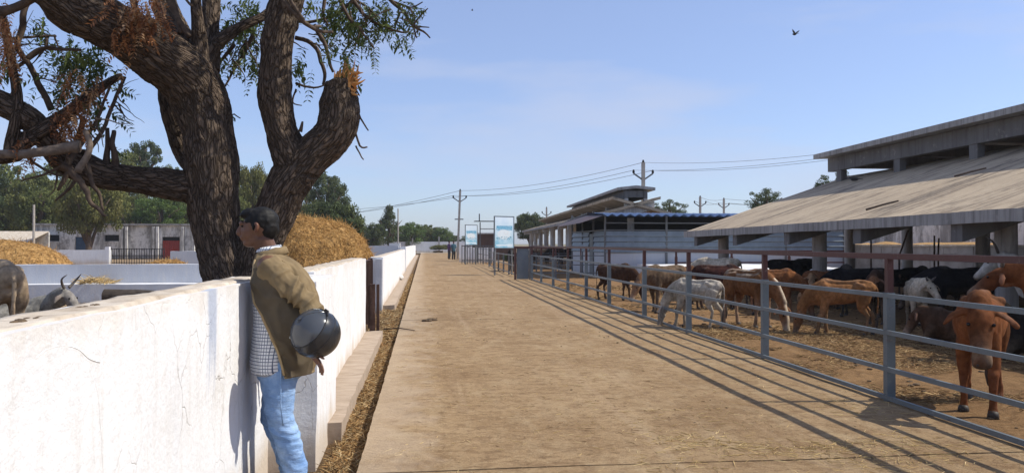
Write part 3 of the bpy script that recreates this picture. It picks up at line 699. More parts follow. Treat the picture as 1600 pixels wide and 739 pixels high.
# feed alley wall of limewashed blocks through the barn
bw = thing('block_wall', 'limewashed block wall inside the open barn behind the black cattle', 'wall', (19.8, 22, 0))
bt = {}
for k in range(5):
    z0 = -.05+k*.285; off = .4 if k % 2 else 0; y = 8.0-off
    while y < 44:
        L = .8
        key = int(RNG.integers(0, 5))
        if key not in bt:
            bt[key] = rough_box(MB(), (-.11, .008, .006), (.11, L-.008, .279), .2, .009, 4., key).mesh('brick', M['block'])
        o = link_mesh('brick', bt[key], bw, (0+RNG.uniform(-.008, .008), y-22, z0), True); y += L
MB().box((19.76, 7.6, -.1), (19.86, 44.4, 1.36)).build('mortar_core', M['block'], bw)
rough_box(MB(), (19.62, 7.6, 1.372), (20.0, 44.4, 1.44), .4, .01).build('capping', M['cope'], bw)
wall('pale rubble wall seen through the barn beyond the block wall', 27, 27.4, 2, 60, -.1, 2.6, M['white_old'], cope=False, seg=.6)
# straw bank between the walls, drain pipes
hb = MB(); nx, ny = 8, 60
X = np.linspace(20.6, 26.5, nx+1); Y = np.linspace(8, 42, ny+1); P = np.zeros((nx+1, ny+1, 3)); P[:, :, 0] = X[:, None]; P[:, :, 1] = Y[None, :]
P[:, :, 2] = (1.45*np.sin(np.linspace(.15, PI-.15, nx+1)))[:, None]+(fbm(P.reshape(-1, 3)*.6, 3, 5)*.16).reshape(nx+1, ny+1)
o = grid(hb, P).build('straw_bank', M['hay'], smooth=True, origin=(23, 25, 0)); tag(o, 'ochre straw bank lying beyond the block wall of the barn', 'straw')
for i, (u, va, vb, du) in enumerate(((1460, 368, 396, 0), (1466, 372, 400, 1), (1405, 360, 400, -6), (1361, 366, 396, 0))):
    p = at(u, vb, 17.5); q = at(u+(du if i != 2 else 14), va, 17.5)
    o = MB().tube([p-Vector((0, 0, 1.0)), p, q], [.022, .022, .02], 7).build('stake', M['wood'], origin=(p.x, p.y, 0)); tag(o, ('left one of the paired dark stakes before the block wall', 'right one of the paired dark stakes before the block wall', 'slanting dark stake leaning beside a barn column', 'lone dark stake left of the slanting stake')[i], 'stake')
# two sticks on the roof and a crow under the monitor
for i, (ua, va, ub, vb) in enumerate(((1491, 278, 1541, 265), (1353, 330, 1404, 316))):
    pts = []
    for (u, v) in ((ua, va), ((ua+ub)/2, (va+vb)/2-.5), (ub, vb)):
        d = ray(u, v); best = None
        for s in np.linspace(5, 40, 1400):
            p = Vector((0, 0, CAM_H))+d*s
            if 8.87 < p.x < 14.7 and p.z < nzs(p.x)-.0087*p.y+.05: best = p; break
        pts.append(best+Vector((0, 0, .03)))
    o = MB().tube(pts, [.024, .022, .018], 7).build('stick', M['wood'], origin=pts[0]); tag(o, ('dark stick lying high on the barn roof', 'dark stick lying low on the barn roof')[i], 'stick')
def bird(name, label, p, s, wings, mat='black', rz=0):
    r = thing(name, label, 'bird', p, rz)
    mb = MB().ball((0, 0, .0), (.11*s, .05*s, .055*s)); mb.ball((.11*s, 0, .035*s), (.04*s, .032*s, .032*s), 8, 6)
    mb.tube([(.14*s, 0, .035*s), (.19*s, 0, .025*s)], [.014*s, .002*s], 6); mb.build('body', M[mat], r, local=True, smooth=True)
    MB().add([(-.08*s, -.02*s, 0), (-.08*s, .02*s, 0), (-.22*s, .045*s, -.01*s), (-.22*s, -.045*s, -.01*s), (-.08*s, 0, .02*s), (-.22*s, 0, .008*s)], [(0, 3, 2, 1), (0, 4, 5, 3), (4, 1, 2, 5), (0, 1, 4), (3, 5, 2)]).build('tail', M[mat], r, local=True)
    for sg in (-1, 1):
        if wings:
            pts = [(.05*s, sg*.03*s, .03*s), (.02*s, sg*.14*s, .13*s), (-.07*s, sg*.24*s, .20*s), (-.10*s, sg*.14*s, .10*s), (-.08*s, sg*.03*s, .02*s)]
        else:
            pts = [(.07*s, sg*.045*s, .03*s), (.02*s, sg*.058*s, .02*s), (-.15*s, sg*.035*s, .0), (-.08*s, sg*.05*s, -.02*s), (.03*s, sg*.055*s, -.02*s)]
        up = [(x, y, z+.012*s) for x, y, z in pts]
        MB().add(pts+up, [(4,3,2,1,0), (5,6,7,8,9)]+[(i, (i+1) % 5, (i+1) % 5+5, i+5) for i in range(5)]).build('wing', M[mat], r, local=True)
    return r
p = at(1335, 265, 22.5); p.z = nzs(min(14.7, p.x))-.0087*p.y+.10
bird('crow', 'black crow perched on the barn roof below the monitor', p, 1.1, False, rz=2.6)
bird('flying_bird', 'dark bird in flight high over the barn', at(1242, 54, 22), .62, True, rz=1.9)
bird('flying_bird', 'tiny far bird high over the road', at(738, 17, 60), .55, True, rz=.4)
# raised platform before the shed
pf = rough_box(MB(), (9.3, 24.8, -.05), (15.4, 32.85, .585), .25, .012, 2.).build('platform', M['white_far'], origin=(12.3, 28.8, 0)); tag(pf, 'low whitewashed platform with a rounded end in front of the sheet-walled shed', 'platform')
MB().tube([(15.4, 25.5, -.04), (15.4, 25.5, .59)], .7, 24).build('rounded_end', M['white_far'], pf)
# ------------------------------------------------------------------ sheet-walled shed
SY = 33.0; sx0 = at(945, 0, SY).x; sx1 = 19.0; zl = at(945, 395, SY).z; zu = at(945, 361, SY).z; ztop = at(945, 338, SY).z
S = thing('sheet_shed', 'shed with blue corrugated roof and grey sheet walls over a white base', 'shed', (sx0, SY, 0))
rough_box(MB(), (sx0+.02, SY+.04, -.05), (sx1, SY+.24, zl), .5, .01).build('base_wall', M['white_grey'], S)
rough_box(MB(), (sx0+.02, SY+.245, -.05), (sx0+.2, SY+7.5, zl), .5, .01).build('base_wall', M['white_grey'], S)
ncol = 4; nrow = 4
for i in range(ncol):
    for j in range(nrow):
        x0 = sx0+(sx1-sx0)*i/ncol; x1 = sx0+(sx1-sx0)*(i+1)/ncol-.015; z0 = zl+(zu-zl)*j/nrow; z1 = zl+(zu-zl)*(j+1)/nrow-.004
        MB().add([(x0, SY-.015, z0), (x1, SY-.015, z0), (x1, SY-.05, z0+.03), (x0, SY-.05, z0+.03), (x0, SY+.02, z1), (x1, SY+.02, z1)], [(0,1,2,3),(3,2,5,4),(0,3,4),(1,5,2),(0,4,5,1)]).build('sheet', M['sheet'], S)
for j in range(nrow):
    z0 = zl+(zu-zl)*j/nrow; z1 = zl+(zu-zl)*(j+1)/nrow-.004
    for (ya, yb) in ((SY+.05, SY+2.2), (SY+3.3, SY+7.4)):
        MB().add([(sx0-.015, ya, z0), (sx0-.015, yb, z0), (sx0-.05, yb, z0+.03), (sx0-.05, ya, z0+.03), (sx0+.02, ya, z1), (sx0+.02, yb, z1)], [(0,3,2,1),(3,4,5,2),(0,4,3),(1,2,5),(0,1,5,4)]).build('sheet', M['sheet'], S)
MB().box((sx0, SY+2.3, .0), (sx0+.05, SY+3.2, zu-.1)).build('door', M['steel'], S)
for i, x in enumerate(np.linspace(sx0, sx1, 5)):
    MB().bar((x, SY, -.05), (x, SY, ztop+.05), .08, .08, (0, 1, 0)).build('post', M['steel_dk'], S); MB().bar((x, SY+7.5, -.05), (x, SY+7.5, ztop+.3), .08, .08, (0, 1, 0)).build('post', M['steel_dk'], S)
for z in (zu+.04, (zu+ztop)/2+.03): MB().bar((sx0, SY-.02, z), (sx1, SY-.02, z), .05, .05).build('rail', M['steel_dk'], S)
for y_ in (SY+2.3, SY+4.8): MB().bar((sx0, y_, -.05), (sx0, y_, ztop+.15), .07, .07, (0, 1, 0)).build('post', M['steel_dk'], S)
MB().bar((sx0, SY, zu+.04), (sx0, SY+7.5, zu+.04), .05, .05).build('rail', M['steel_dk'], S)
MB().tube([(at(1003-18, 0, SY+2).x, SY+2, zl), (at(985, 0, SY+2).x, SY+2, ztop)], .16, 14).build('tank_pipe', M['white_far'], S)
MB().box((sx0+.2, SY+7.35, 0), (sx1, SY+7.45, ztop+.02)).build('back_wall', M['dark'], S)  # near-black colour stands in for the shade inside the shed
# corrugated roof: sheets
zr = ztop+.10; x0 = sx0-.25; nsh = 10; wsh = (sx1+.6-x0)/nsh
me_s = None
for i in range(nsh):
    n = 30; P = np.zeros((n+1, 2, 3))
    for k in range(n+1):
        u_ = k/n; cz = .045*math.cos(u_*2*PI*3)
        P[k, 0] = (u_*wsh*1.0, -.7, ztop+.04+cz); P[k, 1] = (u_*wsh*1.0, 2.6, zr+.12+cz)
    if me_s is None:
        mb = MB(); grid(mb, P); Q = P.copy(); Q[:, :, 2] -= .03; grid(mb, Q[::-1]); grid(mb, np.stack([Q[:, 0], P[:, 0]], 1)[::-1]); me_s = mb.mesh('roof_sheet', M['bluesheet'])
    link_mesh('roof_sheet', me_s, S, (x0-sx0+i*wsh, 0, 0), True)
MB().add([(x0, SY+2.55, zr+.1), (sx1+.6, SY+2.55, zr+.1), (sx1+.6, SY+8.2, ztop-.05), (x0, SY+8.2, ztop-.05), (x0, SY+2.55, zr+.15), (sx1+.6, SY+2.55, zr+.15), (sx1+.6, SY+8.2, ztop), (x0, SY+8.2, ztop)], [(0,3,2,1),(4,5,6,7),(0,1,5,4),(1,2,6,5),(2,3,7,6),(3,0,4,7)]).build('rear_roof', M['steel_dk'], S)
pt = at(905, 338, SY+2)
MB().add([(x0, SY-.65, ztop), (x0, SY+8, ztop-.05), (x0-.85, SY+6, ztop-.35), (x0-.85, SY+.2, ztop-.30), (x0, SY+2.6, zr+.05)], [(0, 4, 3), (4, 2, 3), (4, 1, 2), (0, 3, 2, 1)]).build('side_awning', M['rust'], S)

# ------------------------------------------------------------------ far barn (turned about three degrees)
ey = 43.0; pe = at(908, 341, ey); pm = at(965, 293, ey); ez2 = pe.z; mz2 = pm.z
a = math.atan((725-800)/1200)+YAW           # direction of its long axis from +Y
fy = [1.0+5.2*i for i in range(9)]
FB, fbl, fzs = barn('distant twin barn with pale frame and raised monitor roof', (0, 0, 0), 0, 0, ez2, 4.6, ez2+1.25, pm.x-pe.x, mz2, (at(1022, 0, ey).x-pe.x+pm.x-pe.x)/2, 0, 44, fy, [(.9, .22), (4.3, .22)], [.4]+[1.0+5.2*i for i in range(1, 9)], M['roof'], far=True, my1=22.)
FB.location = (pe.x, ey, 0); FB.rotation_euler = (0, 0, -a)
# dark cattle resting in the far barn are built with the herd below

# ------------------------------------------------------------------ electric poles and wires
def epole(label, u, vt, Y, lean=0, arms=True, s=1.0, z0=0):
    p = at(u, vt, Y); b = Vector((p.x-lean, Y, z0)); r = thing('electric_pole', label, 'pole', b)
    MB().bar(b, p, .20*s, .18*s, (0, 1, 0)).build('shaft', M['pole'], r)
    d = (p-b); ends = [p]
    if arms:
        c = b+d*.83; 
        arm = MB()
        for sg in (-1, 1):
            e = c+Vector((sg*.62*s, 0, .42*s)); arm.bar(c, e, .09*s, .07*s, (0, 1, 0)); ends.append(e+Vector((0, 0, .2*s)))
        arm.build('v_arm', M['steel_dk'], r)
        for e in ends[1:]+[p+Vector((0, 0, .12*s))]:
            q = e-Vector((0, 0, .2*s)); MB().tube([q, q+Vector((0, 0, .1*s)), q+Vector((0, 0, .24*s))], [.06*s, .085*s, .045*s], 8).build('insulator', M['dark'], r)
        c2 = b+d*.58
        MB().bar(c2-Vector((.42*s, 0, 0)), c2+Vector((.42*s, 0, 0)), .1*s, .1*s, (0, 1, 0)).build('cross_arm', M['steel_dk'], r)
    return ends
E1 = epole('slightly leaning concrete electric pole at the end of the pen fences', 719, 298, 74, lean=.25)
E2 = epole('electric pole with V-shaped arms rising behind the blue-roofed shed', 1005, 254, 47)
E3 = epole('distant electric pole left of two small ones behind the shed', 1094, 308, 90, s=1.15)
E4 = epole('distant electric pole right of two small ones behind the shed', 1131, 311, 95, s=1.1)
E5 = epole('distant slim electric pole by the dark tree behind the far barn', 854, 325, 95, s=.9)
def wire(p, q, sag, label, r=.015):
    pts = [Vector(p).lerp(Vector(q), t)-Vector((0, 0, sag*4*t*(1-t))) for t in np.linspace(0, 1, 14)]
    o = MB().tube(pts, r, 5).build('wire', M['wire'], origin=pts[0]); tag(o, label, 'wire')
names = ('upper', 'middle', 'lower')
for i in range(3):
    wire(E1[i], E2[i], .45, f'{("top", "left-arm", "right-arm")[i]} wire between the leaning pole and the shed pole', .014)
    wire(E2[i], at((1400, 1400, 1400)[i], (226, 231, 235)[i], 30), .3, f'{("top", "left-arm", "right-arm")[i]} wire running from the shed pole to behind the near barn', .009)
    wire(E1[i], at(380, (372, 366, 352)[i]-25, 110), .8, f'{("top", "left-arm", "right-arm")[i]} wire running from the leaning pole toward the left trees', .018)
    wire(E3[i], E4[i], .3, f'{("top", "left-arm", "right-arm")[i]} wire between the two small distant poles', .02)
    wire(E4[i], at(1400, 318+5*i, 95), .3, f'{("top", "left-arm", "right-arm")[i]} wire leading right from the small distant poles', .02)
# dark canopy frame beyond the boards
cf = thing('canopy_frame', 'thin dark canopy frame standing between the two printed boards', 'canopy', (at(758, 0, 64).x, 64, 0))
xa, xb = at(741, 0, 64).x, at(774, 0, 64).x; zc = at(0, 343, 64).z
MB().box((xa, 63.2, zc-.05), (xb, 64.4, zc)).build('roof', M['dark'], cf)
zc2 = at(0, 356, 64).z; MB().bar((xa+.5, 64, zc2), (xb, 64, zc2), .06, .06).build('rail', M['steel_dk'], cf)
for x in (xa+.5, xb-.1): MB().bar((x, 64, 0), (x, 64, zc-.1), .08, .08, (0, 1, 0)).build('post', M['steel_dk'], cf)
q = at(749, 334, 64); MB().bar((q.x, 64, zc), (q.x, 64, q.z), .09, .09, (0, 1, 0)).build('finial', M['steel_dk'], cf)
bs = MB().box((at(747, 0, 70).x, 70, -.05), (at(800, 0, 70).x, 72, at(0, 365, 70).z)).build('brown_hut', M['rust'], origin=(at(760, 0, 70).x, 70, 0)); tag(bs, 'low dark brown hut behind the boards', 'hut')
MB().box((at(746, 0, 70).x, 69.8, at(0, 365, 70).z), (at(801, 0, 70).x, 72.2, at(0, 365, 70).z+.12)).build('roof', M['fascia'], bs)
# ------------------------------------------------------------------ one continuous skin grown over tapered limbs
def remeshed(mb, name, voxel, smooth=3):
    me = mb.mesh('tmp', None); o = bpy.data.objects.new('tmp', me); COL.objects.link(o)
    r = o.modifiers.new('r', 'REMESH'); r.mode = 'VOXEL'; r.voxel_size = voxel; r.adaptivity = 0
    if smooth:
        s = o.modifiers.new('s', 'SMOOTH'); s.iterations = smooth; s.factor = .5
    dg = bpy.context.evaluated_depsgraph_get(); e = o.evaluated_get(dg)
    out = bpy.data.meshes.new_from_object(e); out.name = name
    bpy.data.objects.remove(o); bpy.data.meshes.remove(me); return out
def verts(me):
    a = np.empty(len(me.vertices)*3, np.float32); me.vertices.foreach_get('co', a); return a.reshape(-1, 3).astype(float)
def setverts(me, V): me.vertices.foreach_set('co', V.astype(np.float32).ravel()); me.update()
def normals(me):
    a = np.empty(len(me.vertices)*3, np.float32); me.vertex_normals.foreach_get('vector', a); return a.reshape(-1, 3).astype(float)
def spline(pts, rad, n=4):
    """Catmull-Rom through points"""
    P = [np.array(p, float) for p in pts]; R = list(rad); out = []; ro = []
    for i in range(len(P)-1):
        p0 = P[max(i-1, 0)]; p1 = P[i]; p2 = P[i+1]; p3 = P[min(i+2, len(P)-1)]
        for k in range(n):
            t = k/n
            out.append(.5*((2*p1)+(-p0+p2)*t+(2*p0-5*p1+4*p2-p3)*t*t+(-p0+3*p1-3*p2+p3)*t**3)); ro.append(R[i]*(1-t)+R[i+1]*t)
    out.append(P[-1]); ro.append(R[-1]); return out, ro
TY = 8.5
LIMBS = []
def limb(px, dY=None, n=4, nosp=False):
    """px: (u, v, r_px[, extra depth]) traced against the sky, each point at its own distance"""
    pts = []; rad = []
    for q in px:
        p = at(q[0], q[1], TY+(q[3] if len(q) > 3 else 0)); pts.append(p); rad.append(q[2]*mpp(p))
    return spline(pts, rad, n)
big = [
 [(372, 560, 52), (364, 470, 40), (360, 440, 36.5), (343, 385, 34), (334, 330, 37), (331, 270, 39), (327, 210, 37), (316, 165, 42), (296, 126, 44, -.1), (262, 98, 43, -.25), (222, 72, 41, -.4), (175, 42, 38, -.6), (120, 12, 34, -.8), (60, -35, 30, -1.0), (0, -90, 24, -1.2)],
 [(385, 470, 30), (398, 420, 31), (412, 375, 31), (432, 330, 31), (452, 288, 32), (470, 262, 31), (492, 238, 31), (516, 214, 30), (529, 186, 30), (531, 160, 28), (532, 138, 22), (531, 128, 20)],
 [(468, 272, 30), (452, 236, 27), (438, 200, 25), (431, 160, 24), (430, 110, 24), (434, 60, 25), (444, 15, 26), (456, -30, 25), (475, -90, 22)],
 [(318, 292, 28), (285, 290, 25), (250, 286, 23), (200, 279, 20), (160, 274, 22, -.1), (120, 258, 24, -.2), (92, 240, 21, -.3), (70, 212, 19, -.4), (45, 185, 18, -.5), (0, 160, 18, -.6), (-60, 130, 15, -.7)],
 [(312, 268, 15, .35), (292, 245, 15, .5), (280, 215, 16, .5), (270, 180, 16, .5), (262, 140, 14, .5), (262, 110, 10, .5)],
 [(310, 125, 30), (292, 88, 27, .1), (272, 50, 20, .2), (260, 15, 17, .3), (250, -40, 14, .4)],
 [(322, 110, 22, .15), (326, 60, 15, .25), (330, 20, 13, .3), (330, -30, 12, .4)],
 [(316, 95, 14, -.1), (311, 55, 11, -.15), (307, 15, 9, -.2), (303, -40, 8, -.2)],
 [(318, 100, 16), (335, 72, 11, .1), (358, 54, 9.5, .2), (388, 36, 8, .3), (415, 24, 7, .4), (440, 0, 5, .5)],
 [(262, 78, 13), (240, 55, 9, .1), (225, 38, 8, .2), (212, 18, 6, .3), (205, -20, 5, .4)],
 [(28, 242, 12, -.5), (40, 222, 12, -.5), (70, 200, 12, -.5), (100, 183, 12, -.4), (128, 160, 10, -.3), (160, 135, 7, -.2), (190, 118, 5, 0)],
 [(130, 262, 17, -.2), (112, 268, 12, -.2), (90, 250, 10, -.3)],
 [(22, 245, 9, -.55), (14, 232, 8, -.55), (26, 185, 8, -.6), (27, 150, 8, -.6), (20, 105, 7, -.6), (10, 55, 6, -.6), (0, 10, 6, -.6)],
 [(30, 242, 11, -.5), (15, 245, 12, -.5), (-40, 250, 11, -.5)],
]
mb = MB(); rings = []
for L in big:
    P, R = limb(L); mb.tube(P, R, 18); LIMBS.append((np.array(P), np.array(R)))
# root flare
for an, rr in ((0.3, .42), (1.9, .5), (3.4, .45), (4.6, .5), (5.6, .4)):
    b = at(366, 500, TY); z0 = .45
    P, R = spline([(b.x, b.y, z0), (b.x+.22*math.cos(an), b.y+.22*math.sin(an), .15), (b.x+rr*1.4*math.cos(an), b.y+rr*1.4*math.sin(an), -.1)], [.24, .18, .07]); mb.tube(P, R, 10); LIMBS.append((np.array(P), np.array(R)))
tme = remeshed(mb, 'trunk', .016, 4)
V = verts(tme); NN = normals(tme)
segA = np.concatenate([p[:-1] for p, r in LIMBS]); segB = np.concatenate([p[1:] for p, r in LIMBS]); segR = np.concatenate([r[:-1] for p, r in LIMBS])
lens = []; fr = []
for p, r in LIMBS:
    d = np.linalg.norm(np.diff(p, axis=0), axis=1); lens.append(np.concatenate([[0], np.cumsum(d)[:-1]]))
    a = None
    for i in range(len(p)-1):
        t = (p[i+1]-p[i]); t = t/np.linalg.norm(t)
        if a is None: a = np.array(Vector(t).orthogonal().normalized())
        a = a-t*a.dot(t); a /= np.linalg.norm(a); fr.append((t, a, np.cross(t, a)))
segL = np.concatenate(lens); FT = np.array([f[0] for f in fr]); FA = np.array([f[1] for f in fr]); FB_ = np.array([f[2] for f in fr])
best = np.full(len(V), 1e9); idx = np.zeros(len(V), int); tt = np.zeros(len(V))
for i in range(len(segA)):
    d = segB[i]-segA[i]; l2 = d.dot(d); t = np.clip(((V-segA[i])@d)/l2, 0, 1); q = segA[i]+t[:, None]*d
    dist = np.abs(np.linalg.norm(V-q, axis=1)-segR[i]*.9)+np.maximum(0, np.linalg.norm(V-q, axis=1)-segR[i])*2
    m_ = dist < best; best[m_] = dist[m_]; idx[m_] = i; tt[m_] = t[m_]
rel = V-segA[idx]; x1 = np.einsum('ij,ij->i', rel, FA[idx]); x2 = np.einsum('ij,ij->i', rel, FB_[idx]); x3 = segL[idx]+np.einsum('ij,ij->i', rel, FT[idx])
BK = np.stack([x1, x2, x3], 1)+idx[:, None]*0.0
lump = fbm(V*2.6, 3, 31)*.022+fbm(V*7, 2, 41)*.010
ridge = 1-np.abs(fbm(np.stack([x1*17, x2*17, x3*4.5], 1), 3, 51)); ridge = np.clip(ridge, 0, 1)
sc_ = np.clip(segR[idx]/.2, .25, 1)
setverts(tme, V+NN*((lump+(ridge-.55)*.026)*sc_)[:, None])
a = tme.attributes.new('bark', 'FLOAT_VECTOR', 'POINT'); a.data.foreach_set('vector', BK.astype(np.float32).ravel())
tme.materials.append(M['bark']); tme.shade_smooth()
tb = at(366, 500, TY); tb = Vector((tb.x, tb.y, 0))
T = thing('large_tree', 'large old tree with two thick trunks, one snapped off, rising behind the wall', 'tree', tb)
tr = link_mesh('trunk', tme, T); tr.location = -tb; WLOC[tr.name] = Vector((0, 0, 0))
# thinner limbs and twigs, each a part of the tree
def branch(px, name='branch', mat='wood', n=8, par=None):
    P, R = limb(px, n=4)
    P = [np.array(p)+fbm(np.array([p])*9, 2, 61)[0]*.012 for p in P]
    return MB().tube(P, R, n).build(name, M[mat], par or T, smooth=True)
br = [
 [(82, 172, 5.5, -.3), (60, 130, 5, -.4), (42, 95, 4.5, -.5), (28, 72, 4.5, -.5), (36, 40, 5, -.5), (40, 10, 4.5, -.5), (60, -20, 4, -.5)],
 [(42, 92, 4, -.5), (60, 78, 3, -.5), (90, 76, 3, -.5), (125, 80, 2.2, -.5)],
 [(28, 105, 3, -.5), (70, 75, 2.2, -.4)], [(20, 60, 2.5, -.5), (60, 57, 2, -.4), (90, 56, 1.5, -.3)],
 [(0, 20, 8, -.9), (25, 12, 7, -.9), (60, -5, 6, -.9), (110, -25, 5, -.9)],
 [(60, 0, 4, -.7), (85, 35, 3, -.7), (110, 52, 2.2, -.6)],
 [(297, 58, 5, -.2), (285, 40, 5, -.2), (270, 15, 5, -.2), (262, -10, 5, -.2)],
 [(284, 52, 4, -.2), (275, 20, 3.5, -.2), (268, -10, 3, -.2)],
 [(195, 120, 2.6, -.2), (178, 160, 3, -.2), (160, 205, 3.2, -.25), (135, 240, 4.5, -.3)],
 [(172, 135, 2, -.3), (150, 190, 2.6, -.3), (120, 235, 4, -.4), (100, 262, 5, -.5)],
 [(178, 205, 3.5, -.1), (176, 230, 4.5, -.15), (180, 255, 6, -.1), (172, 268, 8, -.1)],
 [(168, 200, 3, -.1), (168, 235, 4.5, -.1), (165, 262, 7, -.1)],
 [(132, 180, 4, -.4), (126, 205, 5, -.4), (120, 225, 6, -.4)],
 [(96, 258, 6, -.6), (118, 275, 5.5, -.6), (135, 295, 4.5, -.6), (142, 312, 3.5, -.6), (160, 335, 2.5, -.6), (166, 336, 1.5, -.6)],
 [(132, 255, 4.5, -.5), (148, 290, 3.5, -.5), (158, 310, 2.5, -.5), (163, 330, 1.6, -.5)],
 [(110, 262, 4.5, -.4), (100, 282, 4, -.4), (90, 298, 2, -.4)], [(120, 270, 3.5, -.3), (112, 290, 2.8, -.3), (86, 314, 1.5, -.3)],
 [(45, 242, 2.5, -.6), (60, 258, 2.2, -.6), (85, 272, 1.6, -.6), (98, 274, 1, -.6)], [(98, 258, 2.4, -.6), (70, 272, 1.8, -.6), (34, 282, 1.1, -.6)],
 [(280, -10, 2, -.3), (300, 10, 2, -.3)],
 [(395, 55, 3.5, .6), (380, 85, 3, .6), (366, 110, 2, .6), (352, 135, 1.5, .5)], [(366, 70, 3.5, .5), (350, 90, 2.8, .5), (340, 100, 2, .5)],
 [(440, 0, 3, -.3), (470, 30, 3.5, -.3), (500, 48, 3, -.2), (520, 50, 2, 0)], [(452, -5, 2.6, -.3), (478, 36, 2.6, -.3), (500, 42, 2, 0)],
 [(460, 60, 3.4, .3), (485, 68, 3.4, .3), (500, 90, 3.2, .3), (508, 115, 2.8, .3), (506, 132, 2, .3)],
 [(490, 40, 3.4, .2), (505, 65, 3.2, .2), (514, 95, 2.6, .2), (522, 112, 2, .2)], [(462, 130, 2, .4), (490, 138, 1.6, .4), (510, 132, 1, .4)],
 [(462, 140, 1.6, .4), (458, 160, 1.2, .4), (472, 165, .8, .4)],
 [(460, 33, 3, .6), (490, 34, 2.4, .6), (530, 20, 2.4, .6), (560, -10, 2.8, .6)],
 [(540, -20, 4, .7), (556, 10, 3.2, .7), (575, 28, 2.6, .7), (600, 42, 2.4, .7), (620, 50, 1.8, .7), (640, 50, 1.2, .7)],
 [(590, -30, 4, .8), (612, 2, 3, .8), (632, 20, 2.6, .8), (645, 40, 2.4, .8), (660, 50, 1.6, .8), (672, 60, 1, .8)],
 [(645, 40, 1.8, .8), (656, 26, 1.4, .8), (668, 14, .9, .8)], [(645, 40, 1.6, .8), (652, 60, .9, .8)], [(648, 42, 1.4, .8), (670, 44, .8, .8)],
 [(610, 0, 1.8, .8), (640, 12, 1.3, .8), (660, 4, .9, .8)],
 [(530, 0, 3, .5), (545, 30, 2.6, .5), (565, 48, 2, .5), (585, 75, 1, .5)],
 [(508, -10, 3.2, .2), (505, 20, 2.6, .2), (512, 40, 1.6, .2)], [(540, -5, 2, .9), (570, 10, 1.8, .9), (585, 40, 1, .9)],
 [(554, 160, 2, 0), (560, 178, 1.6, 0), (575, 205, 1, 0)], [(553, 190, 1.8, 0), (562, 228, 1.6, 0), (574, 230, 1.2, 0)], [(556, 228, 1.4, 0), (568, 250, .9, 0)],
 [(548, 120, 1.6, .1), (556, 140, 1.3, .1), (562, 150, .9, .1)], [(470, 205, 3.5, -.1), (473, 190, 1.5, -.1)],
 [(352, 210, 1.5, .1), (362, 180, 1.2, .1), (376, 185, .8, .1)],
]
for i, q in enumerate(br): branch(q, 'branch' if q[0][2] > 2.9 else 'twig', 'wood' if i % 3 else 'bark' if False else 'wood')
branch([(-30, 240, 7, -.8), (20, 241, 7, -.8), (62, 238, 7.5, -.8), (100, 232, 9, -.75), (122, 229, 10, -.75), (126, 229, 8, -.75)], 'sawn_branch', 'grey_wood', 10)
branch([(122, 268, 6, -.85), (140, 235, 5, -.85), (132, 205, 4, -.8)], 'sawn_branch', 'grey_wood', 8)
rt_ = random.Random(5)
for _ in range(46):
    u0, v0 = rt_.choice(((30, 200), (40, 120), (100, 250), (120, 255), (150, 190), (20, 60), (75, 70), (140, 220), (95, 190), (60, 205), (170, 150), (110, 130)))
    u0 += rt_.uniform(-18, 18); v0 += rt_.uniform(-18, 18); an = rt_.uniform(-.2, PI+.2) if v0 > 180 else rt_.uniform(0, 2*PI); L_ = rt_.uniform(22, 60); dy = rt_.uniform(-.7, .2)
    pts = []; r0 = rt_.uniform(.9, 2.2)
    for k in range(4):
        pts.append((u0, v0, r0*(1-.26*k), dy)); u0 += L_/3*math.cos(an); v0 += L_/3*math.sin(an); an += rt_.uniform(-.5, .5)
    branch(pts, 'twig', 'wood', 6)
for _ in range(40):
    u0, v0 = rt_.choice(((390, 60), (470, 60), (520, 20), (560, 20), (600, 20), (500, 80), (370, 80), (640, 30), (545, 40))); u0 += rt_.uniform(-20, 20); v0 += rt_.uniform(-20, 15); an = rt_.uniform(.1, PI-.3); L_ = rt_.uniform(22, 60); dy = rt_.uniform(.2, .9); r0 = rt_.uniform(.8, 1.7); pts = []
    for k in range(4):
        pts.append((u0, v0, r0*(1-.26*k), dy)); u0 += L_/3*math.cos(an); v0 += L_/3*math.sin(an); an += rt_.uniform(-.5, .5)
    branch(pts, 'twig', 'wood', 6)
# torn heartwood on the snapped stub
sp = MB()
for (ua, va, ub, vb, r0, r1) in ((524, 136, 529, 112, .07, .018), (533, 136, 539, 100, .06, .012), (541, 138, 543, 90, .045, .008), (547, 140, 550, 112, .05, .012)):
    p, q = at(ua, va, TY), at(ub, vb, TY); sp.tube([p, (p+q)/2+Vector((.012, 0, 0)), q], [r0, (r0+r1)*.5, r1], 7, flat=.7)
for i in range(18):
    u = 519+RNG.uniform(0, 36); hi = 128-RNG.uniform(5, 30)-18*math.exp(-((u-538)/9)**2)-(8 if u > 545 else 0)*RNG.uniform(0, 1); dy = RNG.uniform(-.12, .12)
    lo = 140 if u < 548 else 150
    p = at(u, lo, TY+dy); q = at(u+RNG.uniform(-3, 7)+(10 if u > 546 else 0), hi if u < 548 else hi+RNG.uniform(0, 25), TY+dy*1.2)
    m_ = (Vector(p)+Vector(q))/2+Vector((RNG.uniform(-.01, .01), 0, 0)); r_ = RNG.uniform(.014, .034)
    sp.tube([p, m_, q], [r_, r_*.8, .002], 5)
for i in range(16):
    u = 546+RNG.uniform(-3, 8); v0 = 112+RNG.uniform(0, 35); p = at(u, v0, TY-.1); q = at(u+RNG.uniform(6, 18), v0+RNG.uniform(-14, 10), TY-.1+RNG.uniform(-.1, .1))
    sp.tube([p, (Vector(p)+Vector(q))/2+Vector((0, 0, -.008)), q], [.019, .015, .003], 5)
o = sp.build('splintered_wood', M['split'], T, smooth=False)
o['label'] = 'orange splintered heartwood of the snapped trunk'

